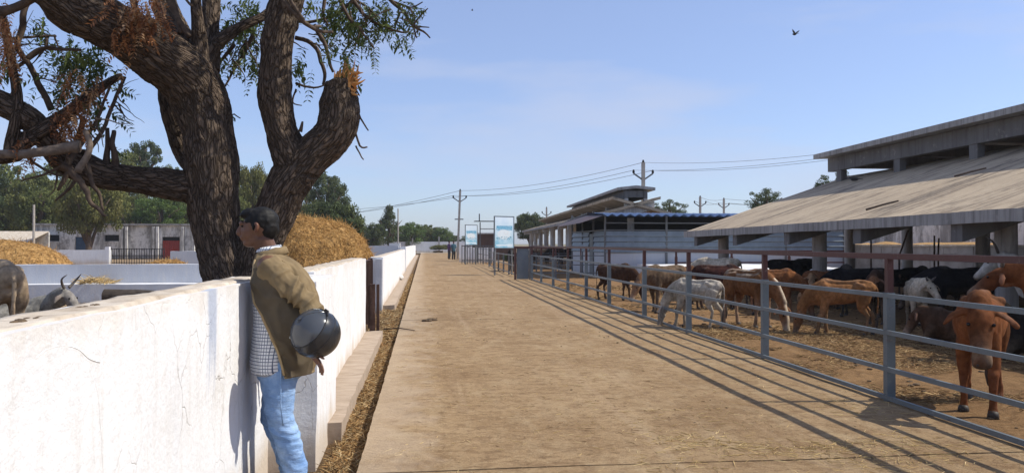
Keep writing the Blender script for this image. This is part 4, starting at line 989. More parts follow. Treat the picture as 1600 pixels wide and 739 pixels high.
# leaf sprays of the large tree
class Leaves:
    def __init__(s): s.v = []; s.f = []; s.c = []
    def leaf(s, p, d, l, wd, nrm, col):
        d = d.normalized(); a = d.cross(nrm).normalized()*wd/2; nn = a.cross(d).normalized()
        n = len(s.v)
        s.v += [p, p+d*l*.45+a+nn*wd*.22, p+d*l, p+d*l*.45-a+nn*wd*.18, p+d*l*.5]
        s.f += [(n, n+1, n+4), (n+1, n+2, n+4), (n, n+4, n+3), (n+4, n+2, n+3)]; s.c += [col]*5
    def stem(s, p, q, r, col):
        t = (q-p).normalized(); a = t.orthogonal().normalized()*r; b = t.cross(a); n = len(s.v)
        s.v += [p+a, p-a*.5+b*.87, p-a*.5-b*.87, q]; s.f += [(n, n+1, n+3), (n+1, n+2, n+3), (n+2, n, n+3)]; s.c += [col]*4
    def spray(s, p, d, L, n, ll, col, droop=.5):
        d = d.normalized(); prev = p
        side = d.cross(Vector((random.uniform(-1, 1), random.uniform(-1, 1), random.uniform(-.3, 1)))).normalized()
        for i in range(n):
            t = (i+1)/n; q = p+d*L*t+Vector((0, 0, -droop*L*t*t)); s.stem(prev, q, .0028, tuple(x*.6 for x in col)); 
            for sg in (-1, 1):
                dd = (side*sg+(q-prev).normalized()*.6+Vector((0, 0, -.12+random.uniform(-.4, .4)))).normalized()
                k = random.uniform(.7, 1.25); s.leaf(q, dd, ll*random.uniform(.75, 1.15), ll*.40, Vector((random.uniform(-.5, .5), random.uniform(-.5, .5), 1)), tuple(x*k for x in col))
            prev = q
    def build(s, name, mat, parent, kind='stuff'):
        off = WLOC[parent.name] if parent else Vector((0, 0, 0))
        me = bpy.data.meshes.new(name); me.from_pydata([tuple(v-off) for v in s.v], [], s.f); me.materials.append(mat); colattr(me, np.array(s.c)); 
        o = link_mesh(name, me, parent); WLOC[o.name] = off
        if kind: o['kind'] = kind
        return o
GREEN = [(.085, .125, .036), (.11, .15, .042), (.065, .10, .032), (.14, .175, .055)]
def clump(L, u, v, su, sv, n, Y, sY, ll=.075, cols=GREEN, down=.35, leaves=7):
    for _ in range(n):
        p = at(u+random.gauss(0, su), v+random.gauss(0, sv), Y+random.gauss(0, sY))
        d = Vector((random.uniform(-1, 1), random.uniform(-1, 1), random.uniform(-1, .5)-down))
        L.spray(p, d, ll*random.uniform(2.4, 3.8), leaves, ll, random.choice(cols), .3)
lf = Leaves()
for a in ((385, 55, 12, 26, 26, .9, .3), (405, 95, 12, 14, 12, .9, .3), (365, 25, 12, 16, 16, .9, .3), (352, 95, 6, 8, 4, .6, .2), (395, 20, 16, 14, 14, 1., .3),
          (470, 95, 8, 14, 6, .5, .2), (520, 22, 20, 16, 22, .8, .3), (555, 15, 28, 14, 28, .9, .3), (590, 35, 26, 18, 26, .9, .3), (570, 52, 18, 10, 12, .8, .3), (610, 10, 22, 10, 10, .9, .3), (640, 12, 10, 8, 4, .9, .2),
          (535, 78, 6, 8, 4, .1, .1), (535, 100, 4, 10, 4, -.05, .05), (110, 85, 22, 18, 20, .2, .3), (130, 120, 22, 18, 20, .2, .3), (90, 110, 12, 14, 10, -.1, .3), (150, 95, 16, 12, 12, .3, .3), (95, 140, 8, 8, 5, -.2, .2), (60, 30, 10, 10, 4, -.2, .2), (8, 105, 8, 8, 6, -.3, .2), (75, 55, 14, 8, 6, 0, .2),
          (365, 185, 8, 10, 4, .2, .1), (160, 165, 10, 22, 10, .1, .2), (478, 10, 8, 8, 5, .3, .2)):
    clump(lf, a[0], a[1], a[2], a[3], int(a[4]*1.35), TY+a[5], a[6])
lf.build('leaves', M['leaf'], T)
BROWN = [(.36, .16, .07), (.44, .22, .10), (.26, .11, .05), (.50, .30, .16)]
ld = Leaves()
for a in ((215, 15, 22, 22, 30, -.75, .1), (200, 40, 14, 22, 16, -.75, .1), (175, 10, 14, 12, 10, -.8, .1), (228, 20, 8, 14, 8, -.7, .1), (10, 45, 9, 26, 26, -.7, .15), (14, 80, 7, 12, 8, -.7, .1), (112, 150, 8, 26, 16, -.55, .15), (105, 190, 10, 14, 16, -.6, .15), (140, 140, 10, 10, 10, -.5, .15), (45, 228, 12, 8, 8, -.65, .1), (128, 178, 8, 12, 8, -.5, .1)):
    clump(ld, a[0], a[1], a[2], a[3], int(a[4]*1.5), TY+a[5], a[6], .055, BROWN, .9, 7)
o = ld.build('dead_leaves', M['leaf'], T); o['label'] = 'brown withered leaves hanging in clusters'
# crown above the frame, carried by the same limbs
cl = Leaves()
for _ in range(900):
    zz = random.uniform(4.75, 7.2); yy = random.uniform(5.6, 11.5)
    xx = random.uniform(max(zz-8.2, -5.5), zz-3.55)
    if yy*0.45+1.75 > zz: continue
    p = Vector((xx, yy, zz))
    if math.sin(xx*2.3+yy*1.1)+math.sin(zz*2.7-xx)+math.sin(yy*1.9) < .05: continue
    for k in range(2):
        d = Vector((random.uniform(-1, 1), random.uniform(-1, 1), random.uniform(-1, .4))); cl.spray(p+Vector((random.gauss(0, .12), random.gauss(0, .12), random.gauss(0, .1))), d, .42, 8, .12, random.choice(GREEN), .4)
cl.build('crown', M['leaf'], T)
for q in ([(456, -30, 16), (440, -120, 12), (380, -220, 8)], [(0, -90, 18, -1.2), (40, -200, 12, -.8), (160, -290, 7, 0)], [(250, -40, 11, .4), (270, -140, 8, .4), (330, -240, 5, .5)], [(330, -30, 10, .4), (350, -150, 7, .6), (420, -250, 4, .8)], [(475, -90, 18), (520, -110, 10, .4), (545, -20, 5, .7)], [(475, -90, 18), (560, -120, 9, .6), (592, -28, 5, .8)]):
    branch(q, 'branch', 'wood')

# ------------------------------------------------------------------ background trees
def crown_mesh(name, seed, n, clusters, size, shape, cols):
    r = np.random.default_rng(seed); cs = []
    while len(cs) < clusters:
        p = r.uniform(-1, 1, 3)
        if np.linalg.norm(p) > 1 or np.linalg.norm(p) < .25: continue
        q = shape(p)
        if q is not None: cs.append(q)
    cs = np.array(cs); per = n//clusters
    C = np.repeat(cs, per, 0); m_ = len(C)
    d = r.normal(0, 1, (m_, 3)); d /= np.linalg.norm(d, axis=1)[:, None]
    rad = r.uniform(.35, 1, (m_, 1))**.6*np.repeat(r.uniform(.13, .26, clusters), per)[:, None]
    P = C+d*rad*np.array([1, 1, .75])
    nrm = d+r.normal(0, .55, (m_, 3)); nrm /= np.linalg.norm(nrm, axis=1)[:, None]
    t = np.cross(nrm, r.normal(0, 1, (m_, 3))); t /= np.linalg.norm(t, axis=1)[:, None]; b = np.cross(nrm, t)
    s = size*r.uniform(.6, 1.4, (m_, 1))
    Vv = np.stack([P-t*s, P+b*s*.55, P+t*s, P-b*s*.55], 1).reshape(-1, 3)
    cc = np.array(cols)[r.integers(0, len(cols), clusters)]; cc = np.repeat(cc, per, 0)*r.uniform(.65, 1.35, (m_, 1))
    me = bpy.data.meshes.new(name); me.vertices.add(m_*4); me.vertices.foreach_set('co', Vv.astype(np.float32).ravel())
    me.loops.add(m_*4); me.loops.foreach_set('vertex_index', np.arange(m_*4, dtype=np.int32))
    me.polygons.add(m_); me.polygons.foreach_set('loop_start', np.arange(0, m_*4, 4, dtype=np.int32))
    me.update(); me.validate(); me.materials.append(M['farleaf']); colattr(me, np.repeat(cc, 4, 0)); return me
def sh_round(p): return p*np.array([1, 1, .8])+np.array([0, 0, 0])
def sh_flat(p): return p*np.array([1, 1, .5]) if p[2] > -.6 else None
def sh_con(p):
    k = (1-p[2])/2
    return np.array([p[0]*(.18+.85*k), p[1]*(.18+.85*k), p[2]*1.0])
def sh_loose(p): return p*np.array([1, 1, .8]) if mnoise.noise(Vector(p*2.3)) > -.12 else None
G1 = [(.150, .170, .055), (.175, .185, .062), (.120, .142, .048)]; G2 = [(.092, .118, .046), (.112, .132, .052), (.074, .098, .040)]; G3 = [(.165, .165, .052), (.140, .148, .046), (.180, .170, .06)]; G4 = [(.105, .16, .046), (.13, .18, .052)]
CR = {'g': crown_mesh('crown', 1, 17000, 110, .034, sh_round, G1), 'd': crown_mesh('crown', 2, 17000, 110, .034, sh_round, G2), 'o': crown_mesh('crown', 3, 17000, 110, .030, sh_flat, G3),
      'c': crown_mesh('crown', 4, 10000, 90, .034, sh_con, G2), 'l': crown_mesh('crown', 5, 10000, 90, .032, sh_loose, G1), 'f': crown_mesh('crown', 6, 15000, 100, .034, sh_flat, G2), 'b': crown_mesh('crown', 7, 15000, 100, .034, sh_round, G4), 'k': crown_mesh('crown', 8, 9000, 80, .032, sh_loose, G2)}
def bgtree(u, vt, wpx, vb, Y, kind, label, name='leafy_tree', rz=None):
    p = at(u, vt, Y); m_ = mpp(p); zt = p.z; zb = at(u, vb, Y).z; W_ = wpx*m_/2; H = (zt-zb)/2; hk = {'o': .65, 'f': .65, 'c': 1.15}.get(kind, .95)
    r = thing(name, label, 'tree', (p.x, Y, 0), group='trees beyond the yards' if False else None)
    c = link_mesh('crown', CR[kind], r, (0, 0, (zt+zb)/2), True); c.scale = (W_*.86, W_*.86, H/hk); c.rotation_euler = (0, 0, RNG.uniform(0, 6.28) if rz is None else rz)
    zc = (zt+zb)/2; mb = MB(); k = .035*(zt+2)
    mb.tube([(0, 0, -.1), (.05, 0, max(.5, zb*.6)), (0, .1, zc), (.1, 0, zt-H*.4)], [k, k*.75, k*.5, k*.15], 8)
    for i in range(5):
        an = i*1.26+Y; mb.tube([(0, 0, max(.4, zb*.7)+i*.1*H), (W_*.35*math.cos(an), W_*.35*math.sin(an), zc-H*.1), (W_*.7*math.cos(an), W_*.7*math.sin(an), zc+H*.25)], [k*.5, k*.3, k*.08], 6)
    mb.build('trunk', M['wood'], r, local=True, smooth=True); return r
TL = [
 (-45, 235, 120, 392, 84, 'd', 'dark tree at the far left edge behind the lean-to'),
 (15, 246, 130, 380, 88, 'g', 'green tree behind the lean-to with a dark lower crown'),
 (62, 266, 105, 372, 82, 'g', 'dark green tree behind the left end of the weathered building'),
 (100, 240, 120, 350, 92, 'g', 'tall green tree behind the building, left of the olive one'),
 (138, 262, 118, 392, 70, 'o', 'broad olive tree in front of the building by the blue door'),
 (190, 232, 90, 330, 98, 'l', 'loose tree rising above the horizontal limb'),
 (226, 214, 66, 300, 104, 'd', 'tallest dark tree above the horizontal limb'),
 (205, 300, 95, 372, 86, 'l', 'greyish tree behind the building beside the red door'),
 (252, 298, 90, 368, 84, 'b', 'bright green tree behind the red door'),
 (296, 285, 80, 390, 90, 'g', 'green tree directly left of the large trunk'),
 (268, 255, 60, 330, 110, 'l', 'thin-crowned far tree just above the limb near the trunk'),
 (395, 248, 78, 365, 84, 'o', 'olive tree seen between the two big trunks'),
 (372, 300, 70, 400, 78, 'g', 'low green tree filling the gap between the big trunks'),
 (512, 262, 72, 360, 92, 'd', 'tall dark tree right of the snapped trunk'),
 (478, 282, 60, 385, 96, 'g', 'mid green tree peeking past the leaning trunk'),
 (520, 308, 120, 392, 66, 'f', 'rounded dark tree right behind the straw stack'),
 (608, 316, 58, 390, 112, 'c', 'conifer-like tree behind the thin lamp pole'),
 (584, 345, 50, 390, 108, 'd', 'low dark tree left of the conifer-like tree'),
 (640, 345, 56, 388, 128, 'b', 'bright rounded tree right of the conifer-like tree'),
 (668, 348, 56, 388, 132, 'g', 'rounded tree in the middle of the far row'),
 (655, 351, 70, 390, 142, 'b', 'wide far tree filling the gap in the middle of the far row'),
 (684, 358, 60, 390, 145, 'd', 'dark far tree behind the last bright tree of the far row'),
 (625, 350, 60, 390, 140, 'g', 'far tree behind the thin lamp pole, right of the conifer-like tree'),
 (692, 353, 40, 390, 130, 'b', 'last bright tree of the far row, left of the leaning pole'),
 (828, 328, 66, 385, 100, 'f', 'dark spreading tree behind the large board and far barn'),
 (1046, 307, 62, 350, 90, 'k', 'tree tops above the blue shed roof'),
 (1196, 288, 72, 345, 66, 'k', 'sparse dark tree above the far end of the near barn roof'),
 (1312, 258, 84, 330, 52, 'k', 'dark tree glimpsed under the monitor of the near barn'),
 (745, 364, 60, 388, 150, 'd', 'low far hedge-like tree behind the two boards'),
 (705, 366, 40, 388, 150, 'd', 'small far dark tree beside the leaning pole'),
]
for q in TL: bgtree(*q)
for i, (u, wd, vt, lab) in enumerate(((-20, 110, 300, 'leftmost dark tree of the second row'), (60, 110, 305, 'dark second-row tree behind the lean-to end'), (150, 120, 300, 'dark second-row tree behind the olive tree'), (235, 110, 300, 'dark second-row tree behind the bright green one'), (310, 90, 300, 'dark second-row tree behind the large trunk'), (385, 90, 305, 'dark second-row tree between the big trunks'), (455, 90, 310, 'dark second-row tree behind the leaning trunk'), (560, 80, 350, 'dark second-row tree right of the straw stack'))):
    bgtree(u, vt, wd, 402, 118, 'd', lab)
# weeds on the boundary wall and by the leaning pole
def bush(u, vt, wpx, vb, Y, kind, label):
    p = at(u, vt, Y); m_ = mpp(p); zb = max(0, at(u, vb, Y).z); r = thing('bush', label, 'bush', (p.x, Y, 0))
    c = link_mesh('leaves', CR[kind], r, (0, 0, (p.z+zb)/2), True); c.scale = (wpx*m_/2, wpx*m_/2, (p.z-zb)/2/.7); return r
bush(690, 381, 42, 393, 123, 'o', 'green weeds growing against the boundary wall')
bush(735, 396, 18, 404, 66, 'd', 'dark weeds behind the barred fence')
bush(795, 398, 22, 408, 52, 'd', 'dark bush behind the fence below the large board')
# ------------------------------------------------------------------ cattle
def seg_tube(mb, pts, rads, ref, n=14):
    """elliptical tube: rads (side, along-ref-normal); ref roughly perpendicular to the run"""
    pts = [Vector(p) for p in pts]; vs = []; fs = []
    N_ = len(pts)
    ends = []
    for i, p in enumerate(pts):
        t = (pts[min(i+1, N_-1)]-pts[max(i-1, 0)]).normalized(); s = t.cross(Vector(ref)).normalized(); u = s.cross(t).normalized()
        a, b = rads[i]
        for k in range(n):
            an = 2*PI*k/n; vs.append(p+s*a*math.cos(an)+u*b*math.sin(an))
    for i in range(N_-1):
        for k in range(n): fs.append((i*n+k, i*n+(k+1) % n, (i+1)*n+(k+1) % n, (i+1)*n+k))
    for i, sg in ((0, -1), (N_-1, 1)):
        t = (pts[1]-pts[0] if i == 0 else pts[-1]-pts[-2]).normalized()
        c = len(vs); vs.append(pts[i]+t*sg*min(rads[i])*.7)
        for k in range(n): fs.append((i*n+k, i*n+(k+1) % n, c) if sg == 1 else (i*n+(k+1) % n, i*n+k, c))
    mb.add(vs, fs)
class Body:
    def __init__(s): s.mb = MB(); s.k = []
    def chain(s, pts, rads, cols, ref=(0, 0, 1), n=14, sub=3):
        rads = [r if hasattr(r, '__len__') else (r, r) for r in rads]
        P, A = spline(pts, [r[0] for r in rads], sub); _, B = spline(pts, [r[1] for r in rads], sub)
        seg_tube(s.mb, P, list(zip(A, B)), ref, n)
        if not isinstance(cols, list): cols = [cols]*len(pts)
        _c = [np.array(c, float) for c in cols]
        for i, p in enumerate(P):
            j = min(int(i/sub), len(_c)-1); f = i/sub-j; c = _c[j] if j == len(_c)-1 else _c[j]*(1-f)+_c[j+1]*f
            s.k.append((np.array(p), (A[i]+B[i])/2, c))
    def ball(s, c, r, col, M_=None):
        s.mb.ball(c, r, 12, 8, M_); s.k.append((np.array(c), sum(r)/3, np.array(col)))
    def mesh(s, name, mat, voxel, smooth=4, colfn=None):
        me = remeshed(s.mb, name, voxel, smooth); V_ = verts(me)
        C = np.array([k[0] for k in s.k]); R = np.array([k[1] for k in s.k]); K = np.array([k[2] for k in s.k])
        col = np.zeros((len(V_), 3))
        for i in range(0, len(V_), 4000):
            v = V_[i:i+4000]; d = np.linalg.norm(v[:, None]-C[None], axis=2)/R[None]; wgt = np.exp(-(d-d.min(1, keepdims=True))*6); wgt /= wgt.sum(1, keepdims=True); col[i:i+4000] = wgt@K
        if colfn is not None: col = colfn(V_, col, normals(me))
        colattr(me, np.clip(col, 0, 1)); me.materials.append(mat); me.shade_smooth(); return me
TAN = (.235, .108, .043); RUST = (.155, .060, .024); BROWN_ = (.165, .074, .032); MAROON = (.050, .020, .016); BLACK = (.011, .0105, .012); WHITE = (.46, .39, .295); GREYC = (.23, .19, .15); DKB = (.058, .030, .019); GRAY = (.22, .21, .20)
def lerp(a, b, t): return tuple(x*(1-t)+y*t for x, y in zip(a, b))
def cow(label, loc, rz, s, coat, pose='graze', turn=0., name='cow', face=None, legc=None, horns=None, belly=None, stride=(0, 0, 0, 0), lying=False, fn=None, thin=0., headv=None, voxel=None, muzzle=None, tuftc=None, hump=.15, hs=1.06):
    """local frame: faces +X, feet on z=0, side-to-side Y"""
    B = Body(); face = face or coat; legc = legc or lerp(coat, (.4, .3, .2), .15); belly = belly or lerp(coat, (.35, .24, .15), .18); muz = muzzle or lerp(face, (.45, .36, .28), .5)
    dz = -.47 if lying else 0.
    kx = 1-.16*thin; kz = .90-.06*thin
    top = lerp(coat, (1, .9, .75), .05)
    B.chain([(-.66, 0, .90+dz), (-.60, 0, .92+dz), (-.46, 0, .885+dz), (-.25, 0, .855+dz), (0, 0, .825+dz), (.22, 0, .82+dz), (.40, 0, .845+dz), (.53, 0, .86+dz), (.60, 0, .87+dz)],
            [(.07, .08), (.15*kx, .145), (.195*kx, .195), (.20*kx, .225*kz), (.225*kx, .25*kz), (.215*kx, .262*kz), (.18*kx, .25), (.14*kx, .19), (.08, .12)], [coat, coat, coat, coat, coat, coat, coat, coat, coat])
    # hips, spine, hump
    for sg in (-1, 1): B.chain([(-.28, sg*.09, 1.015+dz), (-.38, sg*.150*kx, .995+dz), (-.46, sg*.12*kx, .955+dz)], [.045, .050, .055], top, sub=2)
    B.chain([(-.62, 0, 1.03+dz), (-.4, 0, 1.07+dz), (-.1, 0, 1.045+dz), (.15, 0, 1.045+dz), (.33, 0, 1.07+dz)], [(.06, .04), (.08, .045), (.075, .045), (.07, .05), (.07, .06)], top)
    B.ball((.34, 0, 1.075+dz+.02*hump), (.16, .065, .055+.06*hump), top)
    for sg in (-1, 1): B.ball((.37, sg*.115*kx, .84+dz), (.12, .075, .20), coat)
    # neck and head
    if headv is None:
        poll, hd = {'graze': ((.93, 0, .46), (.30, 0, -.95)), 'up': ((.80, 0, 1.16), (.78, 0, -.62)), 'level': ((.93, 0, .98), (.70, 0, -.72)), 'low': ((.97, 0, .74), (.55, 0, -.84)), 'lie': ((.78, 0, .80), (.80, 0, -.6))}[pose]
    else: poll, hd = headv
    poll = Vector(poll); hd = Vector(hd).normalized(); sh = Vector((.45, 0, .93+dz)); Rt = Matrix.Rotation(turn, 3, 'Z')
    poll = sh+Rt @ (poll-sh); hd = Rt @ hd
    side = hd.cross(Vector((0, 0, 1))).normalized(); up = side.cross(hd).normalized()
    mid = sh.lerp(poll, .5)+(Vector((0, 0, .04)) if poll.z > .8+dz else Vector((.05, 0, .02)))
    B.chain([sh-Vector((.12, 0, 0)), sh.lerp(mid, .5), mid, poll-hd*.02], [(.14, .22), (.115*kx, .185), (.088, .145), (.072, .095)], coat)
    lowz = .64+dz
    B.chain([(.40, 0, lowz), (.52, 0, lowz+.02), tuple(mid.lerp(sh, .35)-Vector((0, 0, .15))), tuple(mid-Vector((0, 0, .13))), tuple(poll+hd*.10-up*.12)], [(.03, .07), (.026, .08), (.020, .07), (.018, .05), (.02, .03)], lerp(coat, (.3, .2, .12), .1), sub=3)
    hd = hd*hs; up = up*hs; side = side*hs
    H = [(0, .076, .076), (.07, .088, .090), (.15, .086, .092), (.24, .070, .078), (.33, .058, .063), (.40, .062, .056), (.45, .058, .046)]
    B.chain([poll+hd*a-up*(.02+.03*(a/.45)) for a, _, _ in H], [(b*hs, c*hs) for _, b, c in H], [face, lerp(face, (.02, .01, .006), .25), face, lerp(face, muz, .12), lerp(face, muz, .35), muz, lerp(muz, (.03, .02, .018), .75)], ref=tuple(up))
    B.chain([poll+hd*.16-up*.10, poll+hd*.28-up*.085, poll+hd*.40-up*.075], [(.038, .045), (.034, .034), (.036, .025)], [face, face, muz], ref=tuple(up), sub=2)
    for sg in (-1, 1):
        e0 = poll+hd*.015+side*sg*.06-up*.01; e1 = e0+side*sg*.10+Vector((0, 0, -.045))-up*.015; e2 = e1+side*sg*.065+Vector((0, 0, -.085))
        B.chain([e0, e1, e2], [(.024, .024), (.017, .052), (.012, .024)], [coat, lerp(coat, (.35, .2, .15), .3), coat], ref=tuple((hd*1.0+up*.2)), n=10)
    # legs
    if not lying:
        for i, (x0, sg) in enumerate(((.38, 1), (.38, -1))):
            d = stride[i]; y = sg*.12*kx
            B.chain([(.36, sg*.10, .82), (.37+d*.1, y, .62), (.38+d*.35, y*1.02, .40), (.385+d*.68, y, .37), (.39+d*.72-.02*abs(d), y, .22), (.385+d*.95, y, .085), (.41+d, y, .03)],
                    [(.08, .12), (.066, .10), (.043, .05), (.044, .047), (.030, .032), (.036, .038), (.040, .046)], [coat, coat, legc, legc, legc, legc, legc], ref=(1, 0, 0), n=10)
        for i, sg in enumerate((1, -1)):
            d = stride[2+i]; y = sg*.125*kx
            B.chain([(-.46, sg*.10, .88), (-.42+d*.1, y*1.05, .70), (-.40+d*.3, y*1.02, .56), (-.52+d*.62, y, .43), (-.535+d*.68, y, .38), (-.515+d*.84, y, .22), (-.50+d*.95, y, .085), (-.47+d, y, .03)],
                    [(.10, .17), (.095, .15), (.065, .095), (.038, .05), (.036, .044), (.029, .033), (.035, .037), (.039, .045)], [coat, coat, coat, legc, legc, legc, legc, legc], ref=(1, 0, 0), n=10)
    else:
        for sg in (-1, 1):
            B.chain([(.40, sg*.14, .33), (.55, sg*.17, .14), (.62, sg*.17, .07), (.48, sg*.18, .05), (.36, sg*.17, .045)], [(.08, .1), (.055, .06), (.045, .045), (.035, .035), (.038, .038)], legc, n=10)
            B.chain([(-.48, sg*.12, .38), (-.28, sg*.24, .22), (-.16, sg*.28, .13), (-.38, sg*.29, .075), (-.52, sg*.28, .06), (-.36, sg*.30, .05)][:5], [(.13, .14), (.11, .12), (.075, .085), (.045, .045), (.038, .038)], legc, n=10)
        B.ball((-.1, 0, .25), (.42, .26, .23), belly)
    # tail
    tz = 1.0+dz
    tp = [(-.66, 0, tz), (-.72, .015, tz-.08), (-.735, .02, tz-.3), (-.72, .03, max(.1, tz-.52)), (-.715, .035, max(.06, tz-.66))]
    B.chain(tp, [.034, .024, .019, .016, .013], coat, ref=(0, 1, 0), n=8)
    vx = voxel or .017
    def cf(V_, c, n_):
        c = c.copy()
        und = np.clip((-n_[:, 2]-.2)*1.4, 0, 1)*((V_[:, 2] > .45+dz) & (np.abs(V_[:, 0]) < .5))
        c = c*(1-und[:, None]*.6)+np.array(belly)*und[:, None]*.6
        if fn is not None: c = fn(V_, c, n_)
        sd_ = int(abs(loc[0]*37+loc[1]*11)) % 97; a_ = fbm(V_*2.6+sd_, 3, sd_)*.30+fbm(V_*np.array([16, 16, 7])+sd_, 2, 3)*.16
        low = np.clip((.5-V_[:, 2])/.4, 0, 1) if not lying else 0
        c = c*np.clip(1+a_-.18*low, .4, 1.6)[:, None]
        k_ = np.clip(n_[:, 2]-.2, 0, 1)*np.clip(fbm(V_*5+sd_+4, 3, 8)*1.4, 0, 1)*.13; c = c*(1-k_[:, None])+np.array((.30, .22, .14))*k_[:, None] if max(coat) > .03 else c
        return c
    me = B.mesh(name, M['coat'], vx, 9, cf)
    V_ = verts(me); n_ = normals(me)
    rib = np.sin((V_[:, 0]+.25*(V_[:, 2]-.8))*48)*np.clip(1-np.abs(V_[:, 0]-.06)/.3, 0, 1)*np.clip(1-np.abs(V_[:, 2]-.82-dz)/.2, 0, 1)*.0055*(1+1.2*thin)
    setverts(me, V_+n_*(rib+fbm(V_*6+s*5, 3, 3)*.009+fbm(V_*np.array([5, 9, 3.0])+s*3, 2, 13)*.008)[:, None])
    r = link_mesh(name, me, None); r.location = loc; r.rotation_euler = (0, 0, rz); r.scale = (s*.87, s, s); tag(r, label, 'calf' if name == 'calf' else 'cow', 'cattle of the farm')
    mb = MB().tube(spline([tp[-2], tp[-1], (tp[-1][0]+.01, tp[-1][1], max(.05, tp[-1][2]-.10)), (tp[-1][0]+.01, tp[-1][1], max(.02, tp[-1][2]-.22))], [.013, .028, .034, .008], 3)[0], spline([tp[-2]]*4, [.013, .028, .034, .008], 3)[1], 8); tf = mb.build('tail_tuft', M['tuft'], r, local=True, smooth=True)
    for sg in (-1, 1):
        e = poll+hd*.165+side*sg*.075+up*.026
        MB().ball(e, (.016, .016, .016), 10, 7).build('eye', M['eye'], r, local=True, smooth=True)
        if horns:
            h0 = poll-hd*.03+side*sg*.045+up*.055; L = horns
            P, R = spline([h0, h0+side*sg*.06*L+up*.06*L-hd*.02, h0+side*sg*.11*L+up*.15*L-hd*.03*L, h0+side*sg*.09*L+up*.25*L], [.026, .022, .015, .003], 4)
            MB().tube(P, R, 9).build('horn', M['horn'], r, local=True, smooth=True)
        nst = poll+hd*.452+side*sg*.026-up*.036
        MB().ball(nst, (.015, .015, .015), 8, 5).build('nostril', M['hoof'], r, local=True, smooth=True)
    if not lying:
        for i in range(4):
            x = (.41+stride[i]) if i < 2 else (-.47+stride[i]); y = (1, -1, 1, -1)[i]*(.12 if i < 2 else .125)*kx
            MB().tube([(x-.004, y, .0), (x, y, .035), (x-.008, y, .062)], [.049, .047, .040], 10).build('hoof', M['hoof'], r, local=True, smooth=True)
    return r
def G(u, v): p = ground(u, v); return (p.x, p.y, -.02)
def gp(u, Y): p = at(u, 380, Y); return (p.x, Y, -.02)
R_ = math.radians
def white_ridge(V_, c, n_):
    k = np.clip((n_[:, 2]-.55)*3, 0, 1)*((V_[:, 2] > .9) & (V_[:, 0] < .5)); k = k*np.clip(.8+vnoise(V_*9, 5)*.6, 0, 1)
    blaze = np.exp(-(V_[:, 1]/.028)**2)*(V_[:, 0] > .7)
    k = np.clip(k*.85+blaze, 0, 1); return c*(1-k[:, None])+np.array(WHITE)*k[:, None]
def sunpatch(a, b, sd):  # random patches mixed into the coat colour, imitating dappled sun and shade
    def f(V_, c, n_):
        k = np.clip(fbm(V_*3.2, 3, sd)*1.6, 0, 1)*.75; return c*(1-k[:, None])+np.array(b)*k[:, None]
    return f
